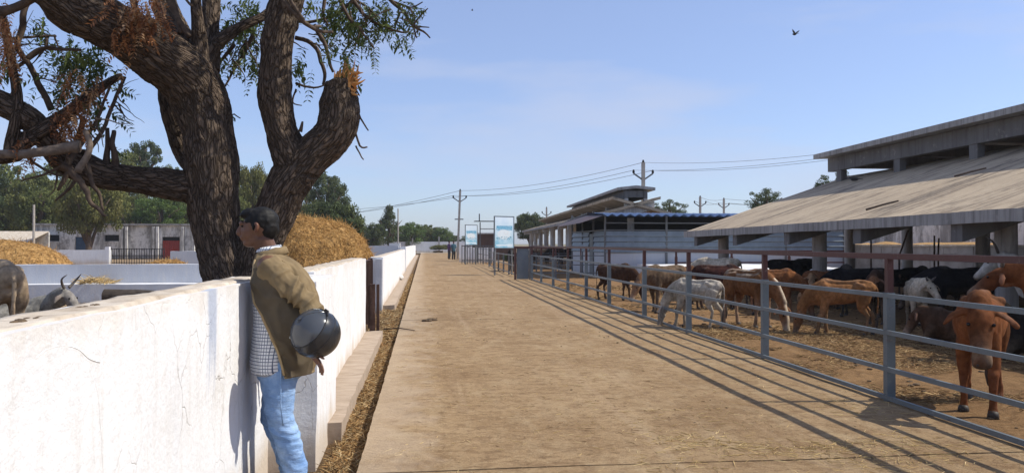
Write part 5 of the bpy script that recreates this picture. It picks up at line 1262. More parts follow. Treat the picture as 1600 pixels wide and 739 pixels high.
COWS = [
 dict(label='dark brown cow grazing near the fence, farthest left of the pen herd', loc=gp(962, 20.2), rz=R_(-34), s=.88, coat=DKB, pose='graze', stride=(.08, -.08, .06, -.1), legc=(.10, .06, .04)),
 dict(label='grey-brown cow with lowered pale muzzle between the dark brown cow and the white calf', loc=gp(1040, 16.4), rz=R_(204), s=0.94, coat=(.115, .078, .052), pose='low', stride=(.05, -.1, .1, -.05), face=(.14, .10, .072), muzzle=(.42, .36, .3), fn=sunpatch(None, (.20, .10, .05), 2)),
 dict(label='white calf grazing through the bottom fence rail', name='calf', loc=gp(1088, 13.25), rz=R_(139), s=.80, coat=(.36, .32, .265), pose='graze', stride=(.14, -.02, .10, -.12), thin=.8, voxel=.014, legc=(.32, .27, .21), face=(.27, .245, .215), belly=(.32, .28, .235)),
 dict(label='white humped cow whose back shows behind the dark maroon cow', loc=gp(1122, 21.0), rz=R_(160), s=1.0, coat=WHITE, pose='low', thin=.3),
 dict(label='dark maroon cow standing behind the grazing white calf', loc=gp(1122, 16.9), rz=R_(-20), s=0.93, coat=MAROON, pose='graze', stride=(.05, -.05, .05, -.08)),
 dict(label='brown cow with white ridge and white face blaze, head down behind a fence post', loc=gp(1170, 13.3), rz=R_(-66), s=.95, coat=BROWN_, pose='graze', stride=(.05, -.1, .05, -.08), fn=white_ridge, muzzle=(.45, .38, .3), thin=.4, legc=lerp(BROWN_, (.4, .3, .22), .5)),
 dict(label='large reddish brown cow broadside behind the white-blazed cow', loc=gp(1208, 15.6), rz=R_(-27), s=0.88, coat=(.195, .076, .029), pose='graze', stride=(.08, -.08, .05, -.05)),
 dict(label='slim tan cow grazing to the left in the middle of the pen', name='cow', loc=gp(1316, 12.0), rz=R_(153), s=.83, coat=TAN, pose='graze', stride=(.16, -.05, .02, -.16), thin=.9, voxel=.014, legc=(.22, .125, .065), face=(.20, .095, .043)),
 dict(label='small tan calf lying behind the tan cow, only its head and ears showing', name='calf', loc=gp(1268, 17.6), rz=R_(-118), s=.95, coat=(.29, .15, .07), pose='lie', lying=True, face=(.33, .2, .11), voxel=.02),
 dict(label='black humped cow beside the barn column left of the brown-faced one', loc=gp(1345, 14.9), rz=R_(150), s=0.92, coat=BLACK, pose='low', stride=(.05, -.05, .05, -.05), voxel=.02, hump=.9),
 dict(label='black humped cow standing behind the cream calf with small horns', loc=gp(1462, 15.6), rz=R_(147), s=0.87, coat=BLACK, pose='level', stride=(.05, -.05, .05, -.05), voxel=.02, hump=.9),
 dict(label='brown-faced dark cow looking out from beside the maroon fence post', loc=gp(1372, 13.6), rz=R_(-128), s=.92, coat=(.05, .028, .02), pose='level', face=(.21, .10, .05), muzzle=(.30, .2, .15), voxel=.018),
 dict(label='pale cream calf with small horns facing the road', name='calf', loc=gp(1431, 12.9), rz=R_(-116), s=.80, coat=WHITE, pose='level', horns=.45, thin=.8, stride=(.04, -.1, .1, -.06), voxel=.014, legc=(.48, .40, .31), headv=((.82, 0, 1.03), (.74, 0, -.60)), turn=.45),
 dict(label='black cow with its head lowered right behind the cream calf', loc=gp(1502, 13.0), rz=R_(150), s=.98, coat=(.017, .015, .017), pose='low', voxel=.018),
 dict(label='dark brown cow lying on the straw behind the red-brown cow', loc=gp(1496, 10.4), rz=R_(140), s=.86, coat=(.07, .038, .024), pose='lie', lying=True, voxel=.018, headv=((.72, 0, .58), (.5, 0, -.8))),
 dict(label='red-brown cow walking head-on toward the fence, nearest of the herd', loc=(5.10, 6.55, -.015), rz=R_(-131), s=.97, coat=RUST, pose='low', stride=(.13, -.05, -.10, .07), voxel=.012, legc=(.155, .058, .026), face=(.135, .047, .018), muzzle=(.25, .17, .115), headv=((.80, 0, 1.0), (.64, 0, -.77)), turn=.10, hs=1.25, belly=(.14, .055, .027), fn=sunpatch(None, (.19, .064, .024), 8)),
 dict(label='orange-brown cow reaching in from the right edge above the red-brown one', loc=gp(1692, 8.6), rz=R_(140), s=1.12, coat=(.165, .058, .022), pose='up', horns=.5, voxel=.016, headv=((.86, 0, 1.03), (.86, 0, -.50)), face=(.13, .043, .017)),
 dict(label='pale grey horned cow behind the orange-brown one at the right edge', loc=gp(1655, 11.0), rz=R_(142), s=1.1, coat=(.45, .43, .40), pose='up', horns=1.1, voxel=.02, headv=((.84, 0, 1.18), (.8, 0, -.6))),
 dict(label='dark cow lying at the right edge behind the red-brown cow', loc=gp(1640, 8.9), rz=R_(142), s=.95, coat=(.02, .016, .015), pose='lie', lying=True, voxel=.02),
 dict(label='black cow whose back shows above the large reddish cow', loc=gp(1232, 20.5), rz=R_(-27), s=0.97, coat=BLACK, pose='level', voxel=.022),
 dict(label='black cow in the barn shade farther right, behind the post with the top rail', loc=gp(1398, 16.8), rz=R_(-30), s=0.84, coat=BLACK, pose='low', voxel=.022),
 dict(label='russet cow half hidden between the barn column and the black humped cow', loc=gp(1288, 17.0), rz=R_(-40), s=0.8, coat=(.15, .06, .026), pose='level', voxel=.02),
 dict(label='charcoal cow deep in the barn shade behind the cream calf', loc=gp(1540, 14.6), rz=R_(-60), s=0.82, coat=(.026, .022, .021), pose='level', voxel=.02),
 dict(label='rust-backed cow behind the grey-brown cow with the lowered muzzle', loc=gp(1062, 18.6), rz=R_(-12), s=0.86, coat=(.14, .062, .03), pose='graze', voxel=.02),
 # left yard
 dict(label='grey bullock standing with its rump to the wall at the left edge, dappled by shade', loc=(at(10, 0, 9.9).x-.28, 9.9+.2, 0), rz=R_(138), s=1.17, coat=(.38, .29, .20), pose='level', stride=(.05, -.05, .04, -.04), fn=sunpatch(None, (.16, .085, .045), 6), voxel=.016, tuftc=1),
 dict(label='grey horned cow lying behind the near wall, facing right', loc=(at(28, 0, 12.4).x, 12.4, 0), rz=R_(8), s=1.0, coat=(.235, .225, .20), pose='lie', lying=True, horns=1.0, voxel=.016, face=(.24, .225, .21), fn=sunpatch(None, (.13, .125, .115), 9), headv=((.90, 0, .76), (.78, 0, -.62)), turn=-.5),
]
for q in COWS: cow(**q)
# cattle resting under the far barn
src = cow('dark cow standing under the far barn, left of three', gp(846, 45), R_(10), 1.1, (.03, .022, .018), 'level', voxel=.035)
for i, (u, Y, rz) in enumerate(((862, 46, 190), (884, 45, 200))):
    o = copy_tree(src); o.location = gp(u, Y); o.rotation_euler = (0, 0, R_(rz)); o['label'] = ('dark cow standing under the far barn, middle of three', 'dark cow standing under the far barn, right of three')[i]
o = copy_tree(src); o.location = gp(722, 48); o.rotation_euler = (0, 0, R_(80)); o['label'] = 'dark cow standing behind the fence between the boards'; o.location = gp(800, 41)

# ------------------------------------------------------------------ the man at the wall
FEET = Vector((-.80, 4.66, .04))
PX = lambda u, v, Y: at(u, v, Y)
SK = (.165, .082, .050); SKD = (.11, .052, .032)
pb = Body()
hc = at(404, 356, 4.65)
nk = Vector((-.905, 4.66, 1.43))
pb.chain([(-.835, 4.65, .80), (-.845, 4.65, .92), (-.855, 4.65, 1.05), (-.865, 4.65, 1.20), (-.87, 4.65, 1.33), (-.89, 4.65, 1.41)], [(.155, .105), (.145, .10), (.14, .095), (.16, .105), (.165, .10), (.10, .07)], SK, ref=(1, 0, 0), n=16)
pb.chain([nk-Vector((-.02, 0, .04)), nk+Vector((-.01, 0, .03)), hc+Vector((.015, 0, -.06))], [(.060, .062), (.054, .058), (.058, .065)], SKD, ref=(1, 0, 0))
# head: skull, jaw, nose, lips, ears (faces -X, turned slightly down)
pb.ball(hc+Vector((.012, 0, .022)), (.098, .077, .092), SK)
pb.ball(hc+Vector((-.040, 0, -.02)), (.060, .062, .080), SK)
pb.chain([hc+Vector((.0, 0, -.055)), hc+Vector((-.045, 0, -.082)), hc+Vector((-.078, 0, -.090))], [(.055, .045), (.045, .035), (.026, .020)], SK, ref=(0, 0, 1))
pb.chain([hc+Vector((-.090, 0, .020)), hc+Vector((-.108, 0, -.008)), hc+Vector((-.112, 0, -.030)), hc+Vector((-.098, 0, -.038))], [.010, .013, .018, .014], SK, ref=(0, 1, 0), n=10)
pb.ball(hc+Vector((-.093, 0, -.056)), (.014, .026, .009), (.15, .06, .045)); pb.ball(hc+Vector((-.091, 0, -.068)), (.013, .022, .009), (.15, .06, .045))
pb.chain([hc+Vector((-.088, -.045, .024)), hc+Vector((-.098, 0, .028)), hc+Vector((-.088, .045, .024))], [.012, .014, .012], SK, ref=(0, 0, 1), n=8)
for sg in (-1, 1): pb.chain([hc+Vector((-.002, sg*.076, -.028)), hc+Vector((.006, sg*.086, -.008)), hc+Vector((.010, sg*.088, .016)), hc+Vector((-.004, sg*.080, .024))], [(.010, .008), (.015, .011), (.014, .010), (.009, .007)], (.15, .066, .042), ref=(1, 0, 0), n=8)
# arms
SHL = Vector((-.865, 4.47, 1.36)); ELL = at(486, 478, 4.44); WRL = at(484, 548, 4.34); 
SHR = Vector((-.875, 4.84, 1.36)); ELR = Vector((-.84, 4.91, 1.09)); WRR = Vector((-.80, 4.92, .86))
pb.chain([(-.875, 4.56, 1.37), SHL, SHL.lerp(ELL, .5), ELL, ELL.lerp(WRL, .4), WRL], [.07, .064, .050, .042, .042, .027], SK, ref=(0, 1, 0))
pb.chain([(-.875, 4.74, 1.37), SHR, SHR.lerp(ELR, .5), ELR, ELR.lerp(WRR, .4), WRR], [.07, .064, .050, .042, .042, .027], SK, ref=(0, 1, .2))
def hand(w, d, nrm, spread, curl, L=1.0):
    d = Vector(d).normalized(); nrm = Vector(nrm); nrm = (nrm-d*nrm.dot(d)).normalized(); s = d.cross(nrm)
    pb.chain([w-d*.02, w+d*.03, w+d*.065, w+d*.09], [(.024, .019), (.036, .017), (.041, .015), (.038, .013)], SK, ref=tuple(nrm), n=12)
    for k, (off, ln) in enumerate(((-.030, .066), (-.010, .076), (.011, .070), (.030, .054))):
        b = w+d*.082+s*off; c = curl*(1+.12*k)
        p = [b]; dd = d+s*off*2.2*spread
        for j, fr_ in enumerate((.42, .32, .26)):
            dd = (dd-nrm*c*(.5+.35*j)).normalized(); p.append(p[-1]+dd*ln*fr_*L)
        pb.chain(p, [.0088, .0084, .0078, .0064], SK, ref=tuple(nrm), n=8, sub=2)
    t0 = w+d*.022-s*.030; pb.chain([t0, t0-s*.022+d*.020-nrm*.008, t0-s*.034+d*.046-nrm*.016, t0-s*.034+d*.066-nrm*.022], [.013, .0115, .0098, .0075], SK, ref=tuple(nrm), n=8, sub=2)
dl = Vector((.16, -.02, -.20))
hand(WRL, (.60, -.10, -.78), (-.85, -.35, -.35), 1.2, -.28)
hand(WRR, (-.2, .05, -1), (0, -1, 0), .6, .3)
# legs
HL = Vector((-.835, 4.56, .80)); KL = at(437, 652, 4.56); AL = Vector((-.735, 4.57, .13))
HR = Vector((-.835, 4.74, .80)); KR = Vector((-.895, 4.75, .46)); AR = Vector((-.80, 4.78, .13))
for h, k, a_ in ((HL, KL, AL), (HR, KR, AR)):
    pb.chain([h+Vector((0, 0, .04)), h.lerp(k, .35), k, k.lerp(a_, .35)+Vector((.012, 0, 0)), a_], [.078, .082, .056, .055, .036], SK, ref=(1, 0, 0))
    pb.chain([a_+Vector((.05, 0, -.06)), a_+Vector((-.03, 0, -.055)), a_+Vector((-.13, 0, -.07)), a_+Vector((-.19, 0, -.075))], [(.034, .03), (.036, .034), (.042, .022), (.036, .014)], SK, ref=(0, 0, 1))
pm_ = pb.mesh('person', M['skin'], .0058, 3)
PR = link_mesh('person', pm_, None); setverts(pm_, verts(pm_)-np.array(FEET)); PR.location = FEET; WLOC['person'] = Vector(FEET)
tag(PR, 'man in olive jacket and blue jeans leaning over the white wall, helmet on his arm', 'person')
for sg in (-1, 1):
    MB().ball(hc+Vector((-.083, sg*.032, .010)), (.011, .012, .009), 10, 7).build('eye', M['eye'], PR, smooth=True)
# hair
def cloth_mesh(name, body, mat, voxel, sm=3, amp=0, fr=9, stretch=(1, 1, 1), seed=0):
    me = remeshed(body.mb, name, voxel, sm); V_ = verts(me)
    if amp: V_ = V_+normals(me)*(fbm(V_*fr*np.array(stretch), 3, seed)*amp)[:, None]
    setverts(me, V_-np.array(FEET)); me.materials.append(mat); me.shade_smooth()
    o = link_mesh(name, me, PR); WLOC[o.name] = Vector(FEET); return o
hb_ = Body()
hb_.ball(hc+Vector((.020, 0, .040)), (.101, .084, .084), SK); hb_.ball(hc+Vector((.055, 0, .005)), (.066, .074, .078), SK); hb_.ball(hc+Vector((-.040, 0, .082)), (.060, .060, .036), SK); hb_.ball(hc+Vector((-.078, 0, .074)), (.028, .05, .022), SK)
for sg in (-1, 1): hb_.chain([hc+Vector((.0, sg*.070, .03)), hc+Vector((-.012, sg*.073, .006)), hc+Vector((-.014, sg*.072, -.016))], [(.016, .012), (.013, .010), (.007, .006)], SK, ref=(1, 0, 0), n=8)
cloth_mesh('hair', hb_, M['hair'], .0065, 4, .003, 40)
for sg in (-1, 1): MB().tube([hc+Vector((-.086, sg*.020, .034)), hc+Vector((-.088, sg*.036, .038)), hc+Vector((-.078, sg*.052, .032))], [.003, .0045, .002], 6).build('eyebrow', M['hair'], PR)
# jeans
jb = Body()
jb.chain([(-.838, 4.65, .86), (-.838, 4.65, .80), (-.836, 4.65, .72)], [(.175, .125), (.185, .133), (.18, .13)], SK, ref=(1, 0, 0), n=18)
for h, k, a_, lb in ((HL, KL, AL, .0), (HR, KR, AR, .0)):
    jb.chain([h+Vector((0, 0, .02)), h.lerp(k, .3), h.lerp(k, .7), k, k.lerp(a_, .3)+Vector((.012, 0, 0)), k.lerp(a_, .65)+Vector((.012, 0, 0)), a_+Vector((.004, 0, .01)), a_+Vector((.0, 0, -.05))], [(.096, .112), (.090, .104), (.076, .087), (.069, .076), (.070, .076), (.066, .072), (.066, .072), (.070, .076)], SK, ref=(1, 0, 0), n=16)
je = remeshed(jb.mb, 'jeans', .008, 2); V_ = verts(je); n_ = normals(je)
kz = .8*np.exp(-((V_[:, 2]-.44)/.10)**2)+.9*np.exp(-((V_[:, 2]-.17)/.11)**2)+.25
ph = fbm(V_*np.array([7, 5, 9]), 2, 12)
V_ = V_+n_*((np.sin(V_[:, 2]*78+V_[:, 0]*30+ph*6)*.0030+fbm(V_*np.array([12, 10, 26]), 3, 5)*.0055)*kz)[:, None]
setverts(je, V_-np.array(FEET)); je.materials.append(M['denim']); je.shade_smooth(); jo = link_mesh('jeans', je, PR); WLOC[jo.name] = Vector(FEET)
MB().tube([(-.75, 4.545, .845), (-.80, 4.462, .79), (-.80, 4.455, .60), (-.79, 4.475, .47)], .004, 6).build('seam', M['denim'], jo, smooth=True)
for a_, nm in ((AL, 0), (AR, 1)):
    s_ = Body(); s_.chain([a_+Vector((.065, 0, -.055)), a_+Vector((.02, 0, -.045)), a_+Vector((-.07, 0, -.055)), a_+Vector((-.17, 0, -.068)), a_+Vector((-.205, 0, -.074))], [(.036, .036), (.042, .046), (.046, .038), (.048, .027), (.036, .017)], SK, ref=(0, 0, 1)); cloth_mesh('shoe', s_, M['shoe'], .008, 2)
# shirt
sb = Body()
sb.chain([(-.862, 4.65, .765), (-.868, 4.65, .82), (-.872, 4.65, .92), (-.875, 4.65, 1.05), (-.875, 4.65, 1.20), (-.877, 4.65, 1.34), (-.893, 4.65, 1.415)], [(.190, .142), (.192, .140), (.184, .127), (.168, .118), (.178, .124), (.175, .112), (.085, .075)], SK, ref=(1, 0, 0), n=18)
cloth_mesh('shirt', sb, M['check'], .008, 2, .007, 9, (1, 1, .6), 5)
cb = MB(); n = 20; P = np.zeros((n+1, 4, 3))
for i in range(n+1):
    th = .5+(2*PI-1.0)*i/n
    for j, (rr, zz) in enumerate(((.064, 1.405), (.064, 1.44), (.067, 1.476), (.074, 1.455))): P[i, j] = (-.905-rr*math.cos(th)*1.02, 4.66-rr*math.sin(th), zz-.012*math.cos(th))
grid(cb, P); co = cb.build('shirt_collar', M['check'], PR, smooth=True); md = co.modifiers.new('s', 'SOLIDIFY'); md.thickness = .004
# jacket: an open loft hanging from the shoulders
LV = [ # z, centre x, half depth, half width, left front angle (deg from -X toward -Y), right front angle
 (1.440, -.895, .080, .085, 38, 38), (1.415, -.885, .100, .135, 40, 36), (1.385, -.868, .122, .190, 42, 34), (1.34, -.850, .140, .212, 44, 30), (1.27, -.822, .166, 0.206, 30, 26), (1.18, -.803, .182, 0.206, 43, 24), (1.08, -.792, .188, 0.206, 58, 24), (.98, -.784, .176, 0.206, 68, 24), (.88, -.778, .152, 0.202, 78, 24), (.80, -.775, .134, 0.198, 84, 24), (.745, -.775, .122, 0.194, 88, 26)]
_ = 0; NR = 90; zs_ = np.linspace(0, len(LV)-1, NR); na = 110; P = np.zeros((NR, na+1, 3))
LVa = np.array(LV, float)
for i, q in enumerate(zs_):
    k = int(min(q, len(LV)-2)); f = q-k; z, cx, a_, b_, tl, tr_ = LVa[k]*(1-f)+LVa[k+1]*f
    tl = math.radians(tl); t1 = 2*PI-math.radians(tr_)
    for j in range(na+1):
        th = tl+(t1-tl)*j/na
        P[i, j] = (cx-a_*math.cos(th), 4.65-b_*math.sin(th), z-.035*max(0, math.cos(th))*(q/10))
q = P.reshape(-1, 3)
fd = fbm(q*np.array([5, 5, 3.0]), 2, 4)*5
wr = fbm(q*np.array([7, 7, 4]), 3, 71)*.014+(1-np.abs(np.sin(q[:, 2]*13+q[:, 0]*16-q[:, 1]*9+fd)))*.012+(1-np.abs(np.sin(q[:, 2]*7-q[:, 0]*26+fd*1.3)))*.008
cen = np.array([-.83, 4.65]); d2 = q[:, :2]-cen; d2 = d2/np.linalg.norm(d2, axis=1)[:, None]
q[:, :2] += d2*wr[:, None]; q[:, 2] += fbm(q*7, 2, 19)*.004
P = q.reshape(P.shape)
jk = grid(MB(), P[:, ::-1]).build('jacket', M['jacket'], PR, smooth=True); md = jk.modifiers.new('s', 'SOLIDIFY'); md.thickness = .008; md.offset = 1
# facing strip and dark front panel along the open left edge
edge = P[12:, 0]; 
MB().tube([tuple(p) for p in edge[::3]], [.010]*len(edge[::3]), 8, flat=.6).build('placket', M['trim'], jk, smooth=True)
MB().tube([tuple(p) for p in P[-1, ::2]], .007, 8).build('hem', M['jacket'], jk, smooth=True)
pn = P[22:, 2:32].copy(); dd = pn.reshape(-1, 3); dd2 = dd[:, :2]-cen; dd[:, :2] += dd2/np.linalg.norm(dd2, axis=1)[:, None]*.011
pk = grid(MB(), pn[:, ::-1]).build('front_panel', M['lining'], jk, smooth=True); pk['label'] = 'dark brown lower front panel'
P = np.zeros((n+1, 5, 3))
for i in range(n+1):
    th = .55+(2*PI-1.1)*i/n
    for j, (rr, zz) in enumerate(((.100, 1.400), (.084, 1.432), (.079, 1.458), (.086, 1.455), (.100, 1.418))): P[i, j] = (-.893-rr*math.cos(th), 4.655-rr*math.sin(th)*.98, zz-.022*math.cos(th)+.003*math.sin(7*th))
co = grid(MB(), P).build('collar', M['jacket'], jk, smooth=True); md = co.modifiers.new('s', 'SOLIDIFY'); md.thickness = .005
for S_, E_, W_2, nm in ((SHL, ELL, WRL, 0), (SHR, ELR, WRR, 1)):
    s_ = Body(); s_.chain([S_+Vector((-.0, .06 if nm == 0 else -.06, .0)), S_, S_.lerp(E_, .35), S_.lerp(E_, .75), E_, E_.lerp(W_2, .35), E_.lerp(W_2, .85)], [(.078, .074), (.082, .080), (.073, .072), (.066, .066), (.062, .062), (.056, .056), (.048, .048)], SK, ref=(0, 1, .3), n=16)
    me = remeshed(s_.mb, 'sleeve', .0065, 1); V_ = verts(me); n_ = normals(me)
    ax_ = (E_-S_).normalized(); tco = (V_-np.array(S_))@np.array(ax_)
    V_ = V_+n_*((.6-np.abs(np.sin(tco*27+V_[:, 0]*14+fbm(V_*5, 2, 3)*4)))*.019*np.clip(tco/.14, .25, 1)+fbm(V_*np.array([12, 12, 8]), 3, 9)*.008)[:, None]
    setverts(me, V_-np.array(FEET)); me.materials.append(M['jacket']); me.shade_smooth(); so_ = link_mesh('sleeve', me, jk); WLOC[so_.name] = Vector(FEET)

# ------------------------------------------------------------------ helmet hanging on the forearm
HC = at(493, 521, 4.305); HR_ = 38.5*mpp(HC)
hx = (at(520, 500, 4.305)-at(475, 543, 4.305)).normalized()         # rim line, up to the right
hn = Vector((-.52, -.55, .60)); hn = (hn-hx*hn.dot(hx)).normalized()  # toward the visor
hz = hx.cross(hn).normalized()
Rm = Matrix((hx, hz, hn)).transposed()                              # local: x rim line, z toward visor
he = thing('helmet', 'black motorcycle helmet with smoked visor hanging on the man\'s forearm', 'helmet', HC)
def hsphere(z0, z1, sc, r=1.0, nu=40, nv=16, hole=None):
    P = np.zeros((nv+1, nu+1, 3))
    for j in range(nv+1):
        zz = z0+(z1-z0)*j/nv; rr = math.sqrt(max(0, 1-zz*zz))
        for i in range(nu+1):
            th = 2*PI*i/nu; P[j, i] = HC+(Rm @ Vector((rr*math.cos(th)*sc[0], rr*math.sin(th)*sc[1], zz*sc[2])))*HR_*r
    return P
sh_ = MB(); grid(sh_, hsphere(-1, .40, (1.0, .96, 1.03))); o = sh_.build('shell', M['helmet'], he, smooth=True)
vz = MB(); grid(vz, hsphere(.36, .9995, (.985, .945, 1.02))); o = vz.build('visor', M['visor'], he, smooth=True); md = o.modifiers.new('s', 'SOLIDIFY'); md.thickness = .004
def ring(z, r_, t, mat, nm):
    rr = math.sqrt(1-z*z); pts = [HC+(Rm @ Vector((rr*math.cos(a)*1.0, rr*math.sin(a)*.96, z*1.03)))*HR_*r_ for a in np.linspace(0, 2*PI, 41)]
    return MB().tube(pts, t, 8, caps=False).build(nm, mat, he, smooth=True)
ring(.40, 1.0, .0035, M['black'], 'rim')
ring(-.02, 1.003, .0018, M['black'], 'seam')
tb_ = [HC+(Rm @ Vector((x, y*.96, z*1.03)))*HR_*1.02 for x, y, z in ((.86, .30, .40), (.95, .06, .36), (.92, -.22, .36))]
MB().tube([tb_[0], tb_[1], tb_[2]], [.008, .013, .008], 8, flat=.5).build('visor_tab', M['black'], he, smooth=True)
pv = [(a, .53+.10*b) for a in (0, 1) for b in (0, 1)]
P = np.zeros((10, 3, 3))
for i in range(10):
    for j in range(3):
        th = math.radians(-64+5.2*i); zz = .50+.075*j; rr = math.sqrt(1-zz*zz); P[i, j] = HC+(Rm @ Vector((rr*math.cos(th)*.985, rr*math.sin(th)*.945, zz*1.02)))*HR_*1.016
o = grid(MB(), P).build('sticker', M['label'], he); md = o.modifiers.new('s', 'SOLIDIFY'); md.thickness = .001
pvt = HC+(Rm @ Vector((-.80, -.42, .40)))*HR_; MB().ball(pvt, (.012, .012, .012), 10, 7).build('visor_screw', M['label'], he, smooth=True)

K_ = 1.08
PR.location = Vector((0, 0, CAM_H))+(FEET-Vector((0, 0, CAM_H)))*K_; PR.scale = (K_, K_, K_)     # a man of 1.78 m, a step farther along the wall
he.location = Vector((0, 0, CAM_H))+(HC-Vector((0, 0, CAM_H)))*K_; he.scale = (K_, K_, K_)
# ------------------------------------------------------------------ straw stacks, litter, clods, small things
STRAWC = [(.50, .33, .13), (.42, .26, .095), (.56, .40, .18), (.33, .20, .075)]
class Straw:
    """short three-sided stems, joined into one mesh"""
    def __init__(s): s.P = []; s.c = []; s.n = 0
    def add(s, P0, D, L, r, cols, bend=.12):
        """arrays: base (m,3), direction (m,3), length, radius"""
        m_ = len(P0); D = D/np.linalg.norm(D, axis=1)[:, None]; R0 = RNG.normal(0, 1, (m_, 3)); a = np.cross(D, R0); a /= np.linalg.norm(a, axis=1)[:, None]; b = np.cross(D, a)
        L = np.broadcast_to(L, (m_,))[:, None]; r = np.broadcast_to(r, (m_,))[:, None]
        mid = P0+D*L*.5+a*L*bend*RNG.uniform(-1, 1, (m_, 1)); mid[:, 2] = np.maximum(mid[:, 2], P0[:, 2]); end = P0+D*L
        rings = []
        for p, k in ((P0, 1), (mid, 1), (end, .5)):
            for an in (0, 2.094, 4.189): rings.append(p+(a*math.cos(an)+b*math.sin(an))*r*k)
        s.P.append(np.stack(rings, 1)); c = np.array(cols)[RNG.integers(0, len(cols), m_)]*RNG.uniform(.7, 1.3, (m_, 1)); s.c.append(np.repeat(c, 9, 0)); s.n += m_
    def build(s, name, parent=None, label=None, origin=None, kind='stuff', mat='straw'):
        V_ = np.concatenate([p.reshape(-1, 3) for p in s.P]); base = np.arange(s.n)*9
        f = []
        for j in (0, 3):
            for k in range(3): f.append(np.stack([base+j+k, base+j+(k+1) % 3, base+j+3+(k+1) % 3, base+j+3+k], 1))
        F = np.concatenate(f); off = np.array(WLOC[parent.name]) if parent else np.zeros(3)
        me = bpy.data.meshes.new(name); me.vertices.add(len(V_)); me.vertices.foreach_set('co', (V_-off).astype(np.float32).ravel())
        me.loops.add(F.size); me.loops.foreach_set('vertex_index', F.astype(np.int32).ravel()); me.polygons.add(len(F)); me.polygons.foreach_set('loop_start', np.arange(0, F.size, 4, dtype=np.int32)); me.update(); me.validate()
        me.materials.append(M[mat]); colattr(me, np.concatenate(s.c)); o = link_mesh(name, me, parent); WLOC[o.name] = Vector(off); tag(o, label, None, None, kind); return o
def flatdir(n, tilt=.1):
    a = RNG.uniform(0, 2*PI, n); return np.stack([np.cos(a), np.sin(a), RNG.uniform(-.02, tilt, n)], 1)
def scatter(n, x0, x1, y0, y1, z, cols, Lr, rr, clump=0, fr=1.2, seed=0, tilt=.1, ypow=1.0):
    k = n*3 if clump else n
    P = np.stack([RNG.uniform(x0, x1, k), y0+(y1-y0)*RNG.uniform(0, 1, k)**ypow, np.full(k, z)], 1)
    if clump: P = P[fbm(P*fr, 3, seed) > clump][:n]
    st.add(P, flatdir(len(P), tilt), RNG.uniform(*Lr, len(P)), RNG.uniform(*rr, len(P)), cols)
LIT = [(.50, .34, .16), (.38, .235, .10), (.27, .165, .075), (.60, .45, .25), (.19, .11, .05), (.44, .25, .10)]
st = Straw()
scatter(9000, -.69, -.44, 3.2, 13.5, -.105, LIT, (.025, .10), (.0018, .0042), tilt=.55, ypow=1.4)
scatter(3000, -.69, -.44, 12, 40, -.105, LIT, (.05, .16), (.004, .007), tilt=.5)
scatter(1500, -1.0, -.44, 12.9, 18.2, -.06, LIT, (.05, .14), (.003, .006), tilt=.4)
st.build('drain_litter', None, 'dry straw and leaf litter filling the roadside drain')
st = Straw(); YEL = [(.60, .43, .19), (.68, .52, .27), (.48, .33, .14)]
scatter(1500, -.3, 4.3, 3.8, 22, .006, YEL+[(.2, .12, .06)], (.02, .09), (.0012, .0024), clump=-.3, seed=3, ypow=1.5)
for (cx, cy, sx, sy, n) in ((2.1, 5.55, .28, .14, 190), (2.75, 5.3, .30, .12, 170), (3.5, 5.35, .3, .16, 130), (1.75, 5.05, .2, .1, 50), (2.4, 6.4, .4, .25, 60), (3.1, 4.9, .35, .12, 120), (3.9, 6.6, .3, .3, 70), (3.6, 8.2, .3, .7, 80), (1.2, 6.1, .3, .2, 14), (3.4, 11, .5, 1.2, 60)):
    P = np.stack([RNG.normal(cx, sx, n), RNG.normal(cy, sy, n), np.full(n, .007)], 1); st.add(P, flatdir(n, .12), RNG.uniform(.03, .13, n), RNG.uniform(.0012, .0026, n), YEL)
st.build('loose_straw', None, 'yellow straws strewn over the concrete road')
st = Straw()
PEN = [(.40, .26, .12), (.30, .19, .085), (.48, .33, .16), (.20, .12, .06), (.25, .15, .07)]
scatter(20000, 4.5, 10, 4.6, 14, .0, PEN, (.04, .13), (.002, .005), clump=-.15, fr=1.0, seed=6, tilt=.3, ypow=1.2)
scatter(7000, 4.5, 14, 12, 28, .0, PEN, (.08, .2), (.005, .009), clump=-.1, fr=.8, seed=7, tilt=.25)
st.build('pen_straw', None, 'trampled straw and dung litter on the pen ground')
# clods: joined real lumps
mb = MB()
for _ in range(420):
    x = RNG.uniform(4.55, 11); yv = 4.8+13*RNG.uniform()**1.3; r_ = RNG.uniform(.008, .034)
    mb.ball((x, yv, -.008), (r_*1.5, r_*1.1, r_*.45), 6, 4)
o = mb.build('clods', M['dung'], smooth=True); tag(o, 'dark dung clods scattered over the pen ground', None, None, 'stuff')
mb = MB()
for _ in range(70):
    a = RNG.uniform(0, 1); x, yv = -.42+RNG.uniform(0, .2), 4+30*a*a
    r_ = RNG.uniform(.005, .014); mb.ball((RNG.uniform(-.3, 4.2), 4+24*RNG.uniform()**1.5, .003), (r_*1.5, r_*1.2, r_*.5), 6, 4)
o = mb.build('crumbs', M['dung'], smooth=True); tag(o, 'small dark crumbs of dung on the concrete road', None, None, 'stuff')
# dung pat and stick on the road
p = ground(668, 501); mb = MB()
for i in range(9): mb.ball((p.x+RNG.uniform(-.14, .14), p.y+RNG.uniform(-.16, .16), .01), (RNG.uniform(.05, .10), RNG.uniform(.05, .1), RNG.uniform(.015, .04)), 8, 5)
o = mb.build('dung_pat', M['dung'], origin=(p.x, p.y, 0), smooth=True); tag(o, 'flat dark dung pat lying alone on the road', 'dung')
a, b_ = ground(600, 514, -.03), ground(648, 516, .012)
o = MB().tube([a, a.lerp(b_, .5)+Vector((0, 0, .03)), b_], [.013, .011, .007], 7).build('stick', M['wood'], origin=a); tag(o, 'thin stick lying across the drain onto the road edge', 'stick')
